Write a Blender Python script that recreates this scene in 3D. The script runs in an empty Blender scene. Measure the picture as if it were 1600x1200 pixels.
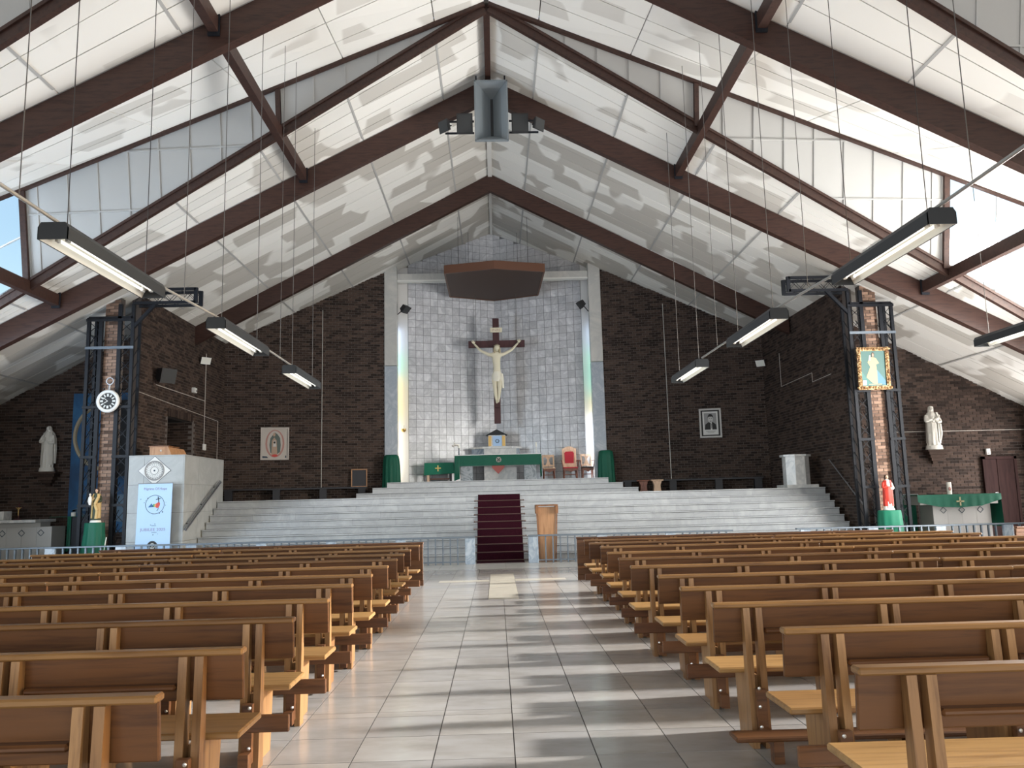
import bpy, bmesh, math, random
import numpy as np
from mathutils import Vector, Matrix
random.seed(7)
sc = bpy.context.scene
COL = sc.collection
PI = math.pi

# ------------------------------------------------------------------ camera
F_PX, PITCH, ROLL, YAW, EYE = 1263.73, 0.141251, -0.0243486, 0.0221171, 1.58
cy, sy, cp, sp, cr, sr = math.cos(YAW), math.sin(YAW), math.cos(PITCH), math.sin(PITCH), math.cos(ROLL), math.sin(ROLL)
fw = Vector((sy*cp, cy*cp, sp)); r0 = Vector((cy, -sy, 0)); u0 = r0.cross(fw)
rt = cr*r0 + sr*u0; up = -sr*r0 + cr*u0
cam = bpy.data.cameras.new('camera'); cam.sensor_width = 36; cam.lens = F_PX/1600*36; cam.clip_end = 300
camo = bpy.data.objects.new('camera', cam); COL.objects.link(camo)
camo.matrix_world = Matrix(((rt.x, up.x, -fw.x, 0), (rt.y, up.y, -fw.y, 0), (rt.z, up.z, -fw.z, EYE), (0, 0, 0, 1)))
sc.camera = camo

# ------------------------------------------------------------------ light
sc.view_settings.view_transform = 'Standard'; sc.view_settings.look = 'None'
sc.view_settings.gamma = 1; sc.view_settings.use_curve_mapping = False
sc.view_settings.exposure = 0.62
w = bpy.data.worlds.new('sky'); sc.world = w; w.use_nodes = True
nt = w.node_tree; nt.nodes.clear()
wo = nt.nodes.new('ShaderNodeOutputWorld'); bg = nt.nodes.new('ShaderNodeBackground')
sky = nt.nodes.new('ShaderNodeTexSky'); sky.sky_type = 'NISHITA'; sky.sun_disc = False
sky.sun_elevation = math.radians(14); sky.sun_rotation = math.radians(84); sky.air_density = 1.2; sky.dust_density = 2.0
bg.inputs['Strength'].default_value = 0.22
nt.links.new(sky.outputs[0], bg.inputs[0]); nt.links.new(bg.outputs[0], wo.inputs[0])

def sun(name, az_el, strength, angle, color):
    l = bpy.data.lights.new(name, 'SUN'); l.energy = strength; l.angle = math.radians(angle); l.color = color
    o = bpy.data.objects.new(name, l); COL.objects.link(o)
    d = Vector(az_el).normalized(); o.rotation_euler = d.to_track_quat('-Z', 'Y').to_euler(); o.location = (12, 5, 20)
def area(name, loc, dirn, sx, sz, power, color, spread=180):
    l = bpy.data.lights.new(name, 'AREA'); l.shape = 'RECTANGLE'; l.size = sx; l.size_y = sz; l.energy = power; l.color = color
    l.spread = math.radians(spread)
    o = bpy.data.objects.new(name, l); COL.objects.link(o)
    o.location = loc; o.rotation_euler = Vector(dirn).normalized().to_track_quat('-Z', 'Z').to_euler()
sun('sun', (-1, -0.16, -0.37), 6.5, 3.0, (1.0, 0.985, 0.96))
# daylight through the glazed side walls, the entrance behind the camera and the roof lights
area('daylight_right', (13.4, 15.0, 2.6), (-1, 0, 0.30), 8.6, 4.4, 2150, (1.0, 0.98, 0.95))
area('daylight_left', (-13.4, 14.2, 2.6), (1, 0, 0.30), 8.6, 4.4, 1000, (0.70, 0.84, 1.0))
area('daylight_entrance', (0, -8.6, 3.2), (0, 1, 0.34), 24, 3.6, 1150, (0.94, 0.97, 1.0))
area('chapel_fill_right', (16.1, 21.9, 1.6), (-1, -0.05, 0.0), 3.6, 2.4, 260, (1.0, 0.95, 0.92))  # fill added to brighten the right chapel; no window is built there
for yq in (10.9, 17.4):
    area('roof_light_right', (12.2, yq+1.0, 7.1), (-0.55, -0.75, -0.35), 2.4, 1.6, 70, (1.0, 0.95, 0.88))

# ------------------------------------------------------------------ helpers
ZR, SL = 12.38, 0.52
def roofz(x): return ZR - SL*abs(x)

class MB:
    def __init__(s): s.v = []; s.f = []
    def add(s, vs, fs):
        n = len(s.v); s.v += [tuple(p) for p in vs]; s.f += [tuple(i+n for i in f) for f in fs]; return s
    def hexa(s, p):   # 8 points: bottom loop 0-3, top loop 4-7
        return s.add(p, [(3,2,1,0),(4,5,6,7),(0,1,5,4),(1,2,6,5),(2,3,7,6),(3,0,4,7)])
    def box(s, x0, x1, y0, y1, z0, z1):
        return s.hexa([(x0,y0,z0),(x1,y0,z0),(x1,y1,z0),(x0,y1,z0),(x0,y0,z1),(x1,y0,z1),(x1,y1,z1),(x0,y1,z1)])
    def cbox(s, x0, x1, y0, y1, z0, z1, c=0.01):   # box with chamfered edges
        bm = bmesh.new(); 
        b = MB().box(x0,x1,y0,y1,z0,z1)
        vs = [bm.verts.new(p) for p in b.v]
        for f in b.f: bm.faces.new([vs[i] for i in f])
        bmesh.ops.bevel(bm, geom=bm.edges[:], offset=c, segments=1, affect='EDGES')
        bm.verts.index_update()
        s.add([v.co[:] for v in bm.verts], [[v.index for v in f.verts] for f in bm.faces]); bm.free(); return s
    def bar(s, a, b, wx, wz, up=(0,0,1)):   # rectangular bar between two points, wx across, wz along up
        a = Vector(a); b = Vector(b); d = (b-a).normalized(); u = Vector(up)
        x = d.cross(u); x = x.normalized() if x.length > 1e-6 else Vector((1,0,0)); u = x.cross(d).normalized()
        q = [x*i*wx/2 + u*j*wz/2 for i, j in ((-1,-1),(1,-1),(1,1),(-1,1))]
        return s.add([a+k for k in q]+[b+k for k in q], [(3,2,1,0),(4,5,6,7),(0,1,5,4),(1,2,6,5),(2,3,7,6),(3,0,4,7)])
    def tube(s, a, b, r, n=8, r2=None):
        a = Vector(a); b = Vector(b); d = (b-a).normalized(); r2 = r if r2 is None else r2
        x = d.orthogonal().normalized(); y = d.cross(x)
        vs = [a + (x*math.cos(2*PI*i/n)+y*math.sin(2*PI*i/n))*r for i in range(n)] + [b + (x*math.cos(2*PI*i/n)+y*math.sin(2*PI*i/n))*r2 for i in range(n)]
        return s.add(vs, [(i,(i+1)%n,n+(i+1)%n,n+i) for i in range(n)] + [tuple(range(n))[::-1], tuple(range(n,2*n))])
    def path(s, pts, r, n=6):
        for a, b in zip(pts[:-1], pts[1:]): s.tube(a, b, r, n)
        return s
    def loft(s, rings, n=24):   # rings: (cx,cy,z,rx,ry[,amp,k,phase])
        vs = []
        for R in rings:
            cx_, cy_, z, rx, ry = R[:5]; am, k, ph = (R[5:8] if len(R) > 5 else (0, 0, 0))
            for i in range(n):
                t = 2*PI*i/n; m = 1 + am*math.sin(k*t+ph)
                vs.append((cx_+rx*m*math.cos(t), cy_+ry*m*math.sin(t), z))
        fs = []
        for j in range(len(rings)-1):
            for i in range(n): fs.append((j*n+i, j*n+(i+1)%n, (j+1)*n+(i+1)%n, (j+1)*n+i))
        fs.append(tuple(range(n))[::-1]); fs.append(tuple(range((len(rings)-1)*n, len(rings)*n)))
        return s.add(vs, fs)
    def ball(s, c, rx, ry=None, rz=None, n=12, m=8):
        ry = ry or rx; rz = rz or rx
        rr = [(c[0], c[1], c[2]-rz*math.cos(PI*(j+.15)/(m+.3)), rx*math.sin(PI*(j+.15)/(m+.3)), ry*math.sin(PI*(j+.15)/(m+.3))) for j in range(m+1)]
        return s.loft(rr, n)
    def torus(s, c, R, r, axis='y', n=24, k=8, a0=0, a1=2*PI):
        vs = []; closed = abs(a1-a0-2*PI) < 1e-6; N = n if closed else n+1
        for i in range(N):
            t = a0+(a1-a0)*i/n
            for j in range(k):
                p = 2*PI*j/k; q = R+r*math.cos(p); h = r*math.sin(p)
                P = (q*math.cos(t), h, q*math.sin(t)) if axis == 'y' else (q*math.cos(t), q*math.sin(t), h)
                vs.append((c[0]+P[0], c[1]+P[1], c[2]+P[2]))
        fs = [((i%N)*k+j, ((i+1)%N)*k+j, ((i+1)%N)*k+(j+1)%k, (i%N)*k+(j+1)%k) for i in range(n) for j in range(k)]
        return s.add(vs, fs)
    def prism(s, poly, y0, y1):   # polygon in XZ extruded along Y (y0 = near face)
        n = len(poly)
        return s.add([(x, y0, z) for x, z in poly]+[(x, y1, z) for x, z in poly],
                     [tuple(range(n)), tuple(range(n, 2*n))[::-1]] + [(i, n+i, n+(i+1)%n, (i+1)%n) for i in range(n)])
    def zprism(s, poly, z0, z1):
        n = len(poly)
        return s.add([(x, y, z0) for x, y in poly]+[(x, y, z1) for x, y in poly],
                     [tuple(range(n))[::-1], tuple(range(n, 2*n))] + [(i, (i+1)%n, n+(i+1)%n, n+i) for i in range(n)])
    def disc(s, c, r, y0, y1, n=24, rz=None):
        rz = rz or r
        return s.prism([(c[0]+r*math.cos(2*PI*i/n), c[1]+rz*math.sin(2*PI*i/n)) for i in range(n)], y0, y1)
    def mesh(s, name, smooth=False):
        me = bpy.data.meshes.new(name); me.from_pydata(s.v, [], s.f)
        bm = bmesh.new(); bm.from_mesh(me); bmesh.ops.recalc_face_normals(bm, faces=bm.faces); bm.to_mesh(me); bm.free()
        if smooth:
            me.polygons.foreach_set('use_smooth', [True]*len(me.polygons))
            try: me.set_sharp_from_angle(angle=math.radians(50))
            except Exception: pass
        me.update(); return me

def tag(o, label=None, cat=None, group=None, kind=None):
    if label: o['label'] = label
    if cat: o['category'] = cat
    if group: o['group'] = group
    if kind: o['kind'] = kind
    return o
def link(name, me, mat, parent=None):
    o = bpy.data.objects.new(name, me); COL.objects.link(o)
    if mat and not me.materials: me.materials.append(mat)
    if parent is not None:
        o.parent = parent
        if parent.type == 'EMPTY' and parent.get('_w', 0): o.matrix_parent_inverse = Matrix.Translation(-Vector(parent.location))
    return o
def part(name, mb, mat, parent=None, smooth=False, label=None, kind=None):
    o = link(name, mb.mesh(name, smooth), mat, parent)
    return tag(o, label=label, kind=kind)
def thing(name, label, cat, loc=(0,0,0), group=None, world=True):
    o = bpy.data.objects.new(name, None); COL.objects.link(o); o.location = loc; o.empty_display_size = 0.1
    if world: o['_w'] = 1
    return tag(o, label, cat, group)
def struct(name, mb=None, mat=None, label=None):
    if mb is None:
        o = bpy.data.objects.new(name, None); COL.objects.link(o)
    else: o = part(name, mb, mat)
    return tag(o, label, None, None, 'structure')
def copy_tree(o, parent=None, loc=None):
    c = o.copy(); COL.objects.link(c)
    if parent is not None: c.parent = parent
    if loc is not None: c.location = loc
    for ch in list(o.children): copy_tree(ch, c)
    return c
def skin(nodes, edges, sub=2):
    me = bpy.data.meshes.new('skin'); me.from_pydata([n[:3] for n in nodes], edges, [])
    o = bpy.data.objects.new('skin_tmp', me); COL.objects.link(o)
    o.modifiers.new('s', 'SKIN'); md = o.modifiers.new('d', 'SUBSURF'); md.levels = sub; md.render_levels = sub
    lay = me.skin_vertices[0].data
    for i, n in enumerate(nodes): lay[i].radius = (n[3], n[4] if len(n) > 4 else n[3]); lay[i].use_root = (i == 0)
    bpy.context.view_layer.update()
    dg = bpy.context.evaluated_depsgraph_get()
    m2 = bpy.data.meshes.new_from_object(o.evaluated_get(dg)); bpy.data.objects.remove(o)
    out = MB(); out.v = [v.co[:] for v in m2.vertices]; out.f = [tuple(p.vertices) for p in m2.polygons]
    return out
def text(name, s, size, x, y, z, mat, parent, width=None):
    cu = bpy.data.curves.new(name, 'FONT'); cu.body = s; cu.size = size; cu.align_x = 'CENTER'; cu.extrude = 0.001
    o = bpy.data.objects.new('text_tmp', cu); COL.objects.link(o); bpy.context.view_layer.update()
    me = bpy.data.meshes.new_from_object(o.evaluated_get(bpy.context.evaluated_depsgraph_get())); bpy.data.objects.remove(o)
    xs = [v.co.x for v in me.vertices]; k = 1.0
    if width: k = width/(max(xs)-min(xs))
    for v in me.vertices: v.co = Vector((x+v.co.x*k, y-v.co.z, z+v.co.y))
    me.materials.clear(); return link(name, me, mat, parent)

# ------------------------------------------------------------------ materials
def mat(name, col, rough=0.6, metal=0.0, spec=0.5, emit=None, es=0):
    m = bpy.data.materials.new(name); m.use_nodes = True
    b = m.node_tree.nodes['Principled BSDF']
    b.inputs['Base Color'].default_value = (*col, 1); b.inputs['Roughness'].default_value = rough
    b.inputs['Metallic'].default_value = metal; b.inputs['Specular IOR Level'].default_value = spec
    if emit: b.inputs['Emission Color'].default_value = (*emit, 1); b.inputs['Emission Strength'].default_value = es
    return m
class N:
    def __init__(s, m): s.t = m.node_tree; s.b = s.t.nodes['Principled BSDF']
    def n(s, typ, **k):
        x = s.t.nodes.new(typ)
        for a, v in k.items():
            if a.startswith('i_'): x.inputs[int(a[2:])].default_value = v
            else: setattr(x, a, v)
        return x
    def l(s, a, b): s.t.links.new(a, b)
    def ramp(s, fac, stops):
        r = s.n('ShaderNodeValToRGB'); e = r.color_ramp.elements
        e[0].position, e[0].color = stops[0][0], (*stops[0][1], 1); e[1].position, e[1].color = stops[-1][0], (*stops[-1][1], 1)
        for p, c in stops[1:-1]: q = e.new(p); q.color = (*c, 1)
        s.l(fac, r.inputs[0]); return r.outputs[0]
    def mix(s, fac, a, b, mode='MIX'):
        x = s.n('ShaderNodeMix', data_type='RGBA', blend_type=mode)
        for i, v in ((0, fac), (6, a), (7, b)):
            if isinstance(v, (int, float)): x.inputs[i].default_value = v
            elif isinstance(v, tuple): x.inputs[i].default_value = (*v, 1)
            else: s.l(v, x.inputs[i])
        return x.outputs[2]
    def noise(s, scale, sc3=(1,1,1), detail=4, rough=0.55, coord='Object', dist=0.0, wob=False):
        tc = s.n('ShaderNodeTexCoord'); mp = s.n('ShaderNodeMapping'); mp.inputs['Scale'].default_value = sc3
        src = tc.outputs[coord]
        if wob:   # different piece, different place in the grain
            oi = s.n('ShaderNodeObjectInfo'); mu = s.n('ShaderNodeVectorMath', operation='MULTIPLY_ADD')
            cx_ = s.n('ShaderNodeCombineXYZ'); s.l(oi.outputs['Random'], cx_.inputs[0]); s.l(oi.outputs['Random'], cx_.inputs[1]); s.l(oi.outputs['Random'], cx_.inputs[2])
            mu.inputs[1].default_value = (37, 53, 71); s.l(cx_.outputs[0], mu.inputs[0]); s.l(src, mu.inputs[2]); src = mu.outputs[0]
        s.l(src, mp.inputs[0])
        x = s.n('ShaderNodeTexNoise'); x.inputs['Scale'].default_value = scale; x.inputs['Detail'].default_value = detail
        x.inputs['Roughness'].default_value = rough; x.inputs['Distortion'].default_value = dist
        s.l(mp.outputs[0], x.inputs['Vector']); return x.outputs['Fac']
    def rnd(s): return s.n('ShaderNodeObjectInfo').outputs['Random']
    def island(s): return s.n('ShaderNodeNewGeometry').outputs['Random Per Island']
    def color(s, c): s.l(c, s.b.inputs['Base Color'])
    def bump(s, h, strength=0.3, dist=0.01):
        x = s.n('ShaderNodeBump'); x.inputs['Strength'].default_value = strength; x.inputs['Distance'].default_value = dist
        s.l(h, x.inputs['Height']); s.l(x.outputs[0], s.b.inputs['Normal'])

def wood(name, c0, c1, sc3, rough=0.42, var=0.25, spec=0.4):
    m = mat(name, c1, rough, spec=spec); k = N(m)
    g = k.noise(2.2, sc3, 6, 0.62, wob=True, dist=0.4)
    c = k.ramp(g, [(0.3, c0), (0.52, c1), (0.72, tuple(x*1.12 for x in c1))])
    r = k.ramp(k.rnd(), [(0, (1-var*1.3, 1-var*1.6, 1-var*1.8)), (0.55, (1, 1, 1)), (1, (1+var*.5, 1+var*.4, 1+var*.2))])
    k.color(k.mix(1.0, c, r, 'MULTIPLY')); k.bump(g, 0.12, 0.004); return m
PW0, PW1 = (0.056, 0.020, 0.006), (0.110, 0.043, 0.013)
M = {}
M['pew_x'] = wood('pew wood lengthwise', PW0, PW1, (0.7, 12, 12))
M['pew_seat_lit'] = wood('pew seat wood lit', (0.22, 0.115, 0.042), (0.38, 0.22, 0.085), (0.7, 12, 12), 0.32, 0.2)  # paler copy of the pew wood: light on the seats put into colour
M['pew_cap_lit'] = wood('pew cap wood lit', (0.13, 0.060, 0.021), (0.235, 0.122, 0.044), (0.7, 12, 12), 0.3, 0.2)  # mid copy of the pew wood, its lit top put into colour
M['pew_z'] = wood('pew wood upright', (0.17, 0.082, 0.033), (0.30, 0.16, 0.066), (14, 14, 0.8), var=0.2)
M['pew_dark'] = wood('kneeler dark wood', (0.07, 0.028, 0.012), (0.16, 0.068, 0.028), (1, 12, 12), 0.4, 0.3)
M['beam'] = wood('stained glulam', (0.024, 0.011, 0.009), (0.050, 0.023, 0.017), (1.2, 9, 9), 0.45, 0.12)
M['beam2'] = wood('stained purlin', (0.026, 0.013, 0.011), (0.050, 0.024, 0.018), (6, 6, 6), 0.5, 0.15)
M['door'] = wood('brown door', (0.018, 0.008, 0.008), (0.034, 0.016, 0.015), (8, 8, 0.6), 0.75, 0.1, 0.15)
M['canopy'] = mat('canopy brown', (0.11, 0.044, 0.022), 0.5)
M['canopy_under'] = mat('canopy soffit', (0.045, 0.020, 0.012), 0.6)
M['lectern'] = wood('lectern wood', (0.30, 0.145, 0.066), (0.43, 0.23, 0.115), (9, 9, 0.7), 0.4, 0.1)
M['lectern_edge'] = wood('lectern edge wood', (0.16, 0.07, 0.03), (0.25, 0.11, 0.045), (5, 5, 5), 0.4, 0.1)
M['cross'] = wood('cross wood', (0.035, 0.012, 0.014), (0.065, 0.022, 0.024), (6, 6, 1), 0.5, 0.1)
M['chair_wood'] = wood('chair wood', (0.10, 0.03, 0.018), (0.20, 0.065, 0.035), (6, 6, 2), 0.35, 0.1)
M['chair_pale'] = wood('pale chair wood', (0.55, 0.35, 0.22), (0.75, 0.52, 0.36), (6, 6, 2), 0.35, 0.1)

def marble(name, base, vein, scale=1.2, rough=0.25, var=0.16, amt=(0.46, 0.62)):
    m = mat(name, base, rough); k = N(m)
    g = k.noise(scale, (1, 1, 1), 8, 0.62, dist=1.6, wob=True)
    c = k.ramp(g, [(amt[0], base), ((amt[0]+amt[1])/2, vein), (amt[1], base)])
    r = k.ramp(k.rnd(), [(0, (1-var,)*3), (1, (1, 1, 1))])
    k.color(k.mix(1.0, c, r, 'MULTIPLY')); return m
M['apse_tile'] = marble('apse marble tile', (0.74, 0.745, 0.765), (0.55, 0.555, 0.585), 1.6, 0.24, 0.2, (0.36, 0.68))
M['step'] = marble('step marble', (0.44, 0.455, 0.465), (0.36, 0.375, 0.39), 0.9, 0.16, 0.10, (0.34, 0.7))
M['pulpit'] = marble('pulpit travertine', (0.42, 0.435, 0.435), (0.36, 0.375, 0.375), 1.1, 0.4, 0.08, (0.34, 0.7))
M['column'] = marble('column marble', (0.60, 0.585, 0.55), (0.50, 0.50, 0.48), 0.8, 0.3, 0.05, (0.36, 0.66))
M['column_low'] = marble('column grey marble', (0.50, 0.54, 0.58), (0.36, 0.41, 0.47), 1.3, 0.25, 0.05, (0.34, 0.66))
M['dark_marble'] = marble('dark marble', (0.13, 0.16, 0.18), (0.30, 0.33, 0.35), 2.2, 0.25, 0.1, (0.42, 0.58))
M['rail_marble'] = marble('rail marble', (0.42, 0.47, 0.53), (0.24, 0.30, 0.37), 2.0, 0.25, 0.08, (0.38, 0.62))
M['white_marble'] = marble('white marble', (0.72, 0.71, 0.69), (0.55, 0.56, 0.56), 1.5, 0.25, 0.06, (0.4, 0.6))
M['strip'] = marble('floor strip marble', (0.60, 0.585, 0.545), (0.52, 0.51, 0.48), 1.0, 0.22, 0.08, (0.36, 0.66))

m = M['tile'] = mat('floor tile', (0.4, 0.35, 0.3), 0.25); k = N(m)
g = k.noise(1.6, (1, 2.2, 1), 7, 0.6, wob=True); g2 = k.noise(0.5, (1, 1, 1), 3)
c = k.ramp(g, [(0.3, (0.30, 0.278, 0.255)), (0.55, (0.40, 0.382, 0.362)), (0.75, (0.45, 0.437, 0.422))])
k.color(k.mix(1.0, c, k.ramp(k.rnd(), [(0, (0.86, 0.86, 0.87)), (1, (1.05, 1.04, 1.02))]), 'MULTIPLY'))
k.l(k.ramp(g, [(0.3, (0.24,)*3), (0.7, (0.14,)*3)]), k.b.inputs['Roughness']); k.bump(g, 0.05, 0.003)
M['tile_pale'] = marble('pale inlay tile', (0.60, 0.56, 0.46), (0.54, 0.50, 0.42), 1.2, 0.25, 0.08, (0.36, 0.66))
M['grout'] = mat('grout', (0.05, 0.045, 0.04), 0.9)
M['mortar'] = mat('mortar', (0.125, 0.107, 0.098), 0.95)
M['mortar_apse'] = mat('apse joint', (0.16, 0.16, 0.165), 0.9)
def brick(name, key, lo, hi):
    m = mat(name, lo, 0.85, spec=0.2); k = N(m)
    r = k.rnd() if key == 'obj' else k.island()
    c = k.ramp(r, [(0, tuple(x*0.55 for x in lo)), (0.25, lo), (0.7, hi), (1, tuple(x*1.25 for x in hi))])
    g = k.noise(18, (1, 1, 1), 4, coord='Object')
    k.color(k.mix(1.0, c, k.ramp(g, [(0.3, (0.75,)*3), (0.7, (1.1,)*3)]), 'MULTIPLY')); k.bump(g, 0.3, 0.004); return m
BLO, BHI = (0.040, 0.027, 0.022), (0.072, 0.048, 0.038)
M['brick'] = brick('brick', 'obj', BLO, BHI); M['bricks'] = brick('bricks field', 'isl', BLO, BHI)
M['brick_pier_lit'] = brick('pier brick lit', 'obj', (0.20, 0.125, 0.092), (0.34, 0.22, 0.16))  # paler copy of the brick: sunlight on the piers put into colour

# ceiling board: white paint with old unpainted patches that follow the boards
m = M['ceil'] = mat('ceiling board', (0.8, 0.79, 0.75), 0.8, spec=0.2); k = N(m)
geo = k.n('ShaderNodeNewGeometry'); sx_ = k.n('ShaderNodeSeparateXYZ'); k.l(geo.outputs['Position'], sx_.inputs[0])
q1 = k.n('ShaderNodeMath', operation='MULTIPLY', i_1=1.55); k.l(sx_.outputs[1], q1.inputs[0])
fl = k.n('ShaderNodeMath', operation='FLOOR'); k.l(q1.outputs[0], fl.inputs[0])
fr = k.n('ShaderNodeMath', operation='FRACT'); k.l(q1.outputs[0], fr.inputs[0])
ms = k.n('ShaderNodeMath', operation='MULTIPLY_ADD', i_1=0.16); k.l(fr.outputs[0], ms.inputs[0]); k.l(fl.outputs[0], ms.inputs[2])
cb = k.n('ShaderNodeCombineXYZ'); k.l(sx_.outputs[0], cb.inputs[0]); k.l(ms.outputs[0], cb.inputs[1])
mp = k.n('ShaderNodeMapping'); mp.inputs['Scale'].default_value = (0.50, 0.83, 1); k.l(cb.outputs[0], mp.inputs[0])
nz = k.n('ShaderNodeTexNoise'); nz.inputs['Scale'].default_value = 1.0; nz.inputs['Detail'].default_value = 2.2; nz.inputs['Roughness'].default_value = 0.45
k.l(mp.outputs[0], nz.inputs['Vector'])
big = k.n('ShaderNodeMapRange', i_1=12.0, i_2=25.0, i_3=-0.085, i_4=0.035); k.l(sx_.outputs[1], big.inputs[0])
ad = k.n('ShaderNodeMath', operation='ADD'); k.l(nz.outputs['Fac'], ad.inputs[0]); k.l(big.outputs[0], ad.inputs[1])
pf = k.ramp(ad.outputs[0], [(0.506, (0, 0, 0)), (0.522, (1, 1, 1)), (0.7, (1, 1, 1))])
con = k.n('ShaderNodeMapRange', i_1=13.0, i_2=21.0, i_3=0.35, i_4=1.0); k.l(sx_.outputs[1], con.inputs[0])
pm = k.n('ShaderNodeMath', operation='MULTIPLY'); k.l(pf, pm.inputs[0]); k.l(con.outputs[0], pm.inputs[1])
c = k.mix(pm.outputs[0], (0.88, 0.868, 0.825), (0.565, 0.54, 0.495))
k.color(k.mix(1.0, c, k.ramp(k.rnd(), [(0, (0.93,)*3), (1, (1.02,)*3)]), 'MULTIPLY'))
M['ceil_back'] = mat('ceiling joint', (0.24, 0.22, 0.20), 0.9)
M['gable'] = mat('gable panel', (0.43, 0.43, 0.42), 0.7)
M['white_trim'] = mat('white trim', (0.74, 0.73, 0.70), 0.6)
M['plaster'] = mat('white plaster', (0.80, 0.79, 0.775), 0.6)
M['black'] = mat('black steel', (0.010, 0.012, 0.017), 0.6, spec=0.3)
M['black_mat'] = mat('black plastic', (0.02, 0.02, 0.022), 0.5)
M['dark_grey'] = mat('dark grey enamel', (0.024, 0.028, 0.033), 0.4)
M['horn'] = mat('grey fibreglass', (0.20, 0.23, 0.25), 0.4)
M['horn_in'] = mat('dark horn throat', (0.02, 0.022, 0.025), 0.7)
M['grille'] = mat('speaker grille', (0.035, 0.037, 0.038), 0.7)
M['conduit'] = mat('grey conduit', (0.33, 0.33, 0.32), 0.45, 0.3)
M['white_plastic'] = mat('white plastic', (0.75, 0.75, 0.73), 0.5)
M['reflector'] = mat('white reflector', (0.80, 0.80, 0.74), 0.35)
M['tube'] = mat('fluorescent tube', (0.9, 0.9, 0.88), 0.3, emit=(1.0, 0.98, 0.9), es=0.9)
M['wire'] = mat('thin wire', (0.10, 0.095, 0.09), 0.6)
M['chain'] = mat('thin chain', (0.05, 0.045, 0.045), 0.5, 0.5)
M['steel'] = mat('steel', (0.30, 0.31, 0.33), 0.35, 0.8)
M['bolt'] = mat('bolt head', (0.75, 0.73, 0.70), 0.3, 0.7)
M['rail_metal'] = mat('grey painted rail', (0.14, 0.17, 0.205), 0.4, 0.2)
M['rod'] = mat('bronze stair rod', (0.20, 0.13, 0.11), 0.35, 0.6)
M['gold'] = mat('gold', (0.70, 0.50, 0.16), 0.35, 0.6)
m = M['gilt'] = mat('gilt plaster', (0.55, 0.33, 0.12), 0.45, 0.3); k = N(m)
g = k.noise(14, (1, 1, 1), 4); k.color(k.ramp(g, [(0.35, (0.08, 0.03, 0.012)), (0.5, (0.28, 0.15, 0.05)), (0.65, (0.50, 0.37, 0.20))])); k.bump(g, 0.8, 0.02)
m = M['carpet'] = mat('wine carpet', (0.05, 0.006, 0.016), 0.95, spec=0.1); k = N(m)
g = k.noise(60, (1, 1, 1), 3); k.color(k.ramp(g, [(0.3, (0.016, 0.0025, 0.006)), (0.7, (0.040, 0.006, 0.013))])); k.bump(g, 0.4, 0.004)
m = M['green'] = mat('green satin cloth', (0.0, 0.09, 0.055), 0.55, spec=0.3); k = N(m)
g = k.noise(40, (1, 1, 6), 3); k.color(k.ramp(g, [(0.3, (0.004, 0.075, 0.045)), (0.7, (0.008, 0.12, 0.072))]))
M['green_light'] = mat('bright green cloth', (0.012, 0.17, 0.10), 0.6, spec=0.3)
M['navy'] = mat('navy cabinet', (0.012, 0.014, 0.022), 0.5)
m = M['mural'] = mat('blue mural', (0.01, 0.05, 0.12), 0.7); k = N(m)
g = k.noise(1.3, (1, 1, 0.7), 5, dist=0.8); k.color(k.ramp(g, [(0.3, (0.012, 0.045, 0.11)), (0.5, (0.016, 0.085, 0.20)), (0.7, (0.03, 0.14, 0.28))]))
M['mural_gold'] = mat('mural ring', (0.36, 0.30, 0.20), 0.6)
M['mural_pale'] = mat('mural pale rays', (0.10, 0.17, 0.24), 0.6)
M['statue'] = mat('white plaster statue', (0.70, 0.68, 0.62), 0.6)
M['ivory'] = mat('ivory plaster', (0.72, 0.66, 0.50), 0.5)
M['hair_shaded'] = mat('shaded ivory plaster', (0.42, 0.35, 0.22), 0.6); M['cloth_carved'] = mat('pale ivory plaster', (0.80, 0.76, 0.64), 0.5)  # hair colour darkened to stand in for the carving's shading
M['skin'] = mat('painted skin', (0.62, 0.40, 0.28), 0.5)
M['hair'] = mat('brown hair', (0.05, 0.025, 0.015), 0.6)
M['red'] = mat('red painted cloak', (0.62, 0.05, 0.03), 0.5)
M['robe'] = mat('white painted robe', (0.78, 0.74, 0.68), 0.5)
M['ochre'] = mat('ochre painted cloak', (0.55, 0.38, 0.16), 0.5)
M['olive'] = mat('dark olive tunic', (0.03, 0.045, 0.02), 0.6)
M['red_velvet'] = mat('red velvet', (0.50, 0.02, 0.04), 0.7)
M['cushion'] = mat('dark cushion', (0.03, 0.022, 0.02), 0.8)
M['bench'] = mat('dark bench', (0.018, 0.018, 0.024), 0.5)
M['banner'] = mat('pale blue banner', (0.42, 0.60, 0.85), 0.55)
M['ink'] = mat('dark ink', (0.03, 0.05, 0.08), 0.6)
M['ink2'] = mat('mauve ink', (0.24, 0.20, 0.34), 0.6)
M['p_red'] = mat('print red', (0.55, 0.06, 0.05), 0.6); M['p_orange'] = mat('print orange', (0.75, 0.33, 0.10), 0.6)
M['p_green'] = mat('print green', (0.10, 0.35, 0.16), 0.6); M['p_blue'] = mat('print blue', (0.03, 0.12, 0.30), 0.6)
M['paper'] = mat('paper', (0.70, 0.70, 0.68), 0.7); M['p_black'] = mat('print black', (0.012, 0.012, 0.012), 0.6)
M['p_grey'] = mat('print grey', (0.30, 0.30, 0.30), 0.6); M['p_pale'] = mat('print pale', (0.55, 0.54, 0.52), 0.6)
M['teal'] = mat('print teal', (0.05, 0.14, 0.125), 0.5); M['teal2'] = mat('print dark teal', (0.05, 0.19, 0.18), 0.5)
M['sky_print'] = mat('print light blue', (0.07, 0.21, 0.30), 0.5); M['cream'] = mat('print cream', (0.40, 0.35, 0.20), 0.5)
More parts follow.
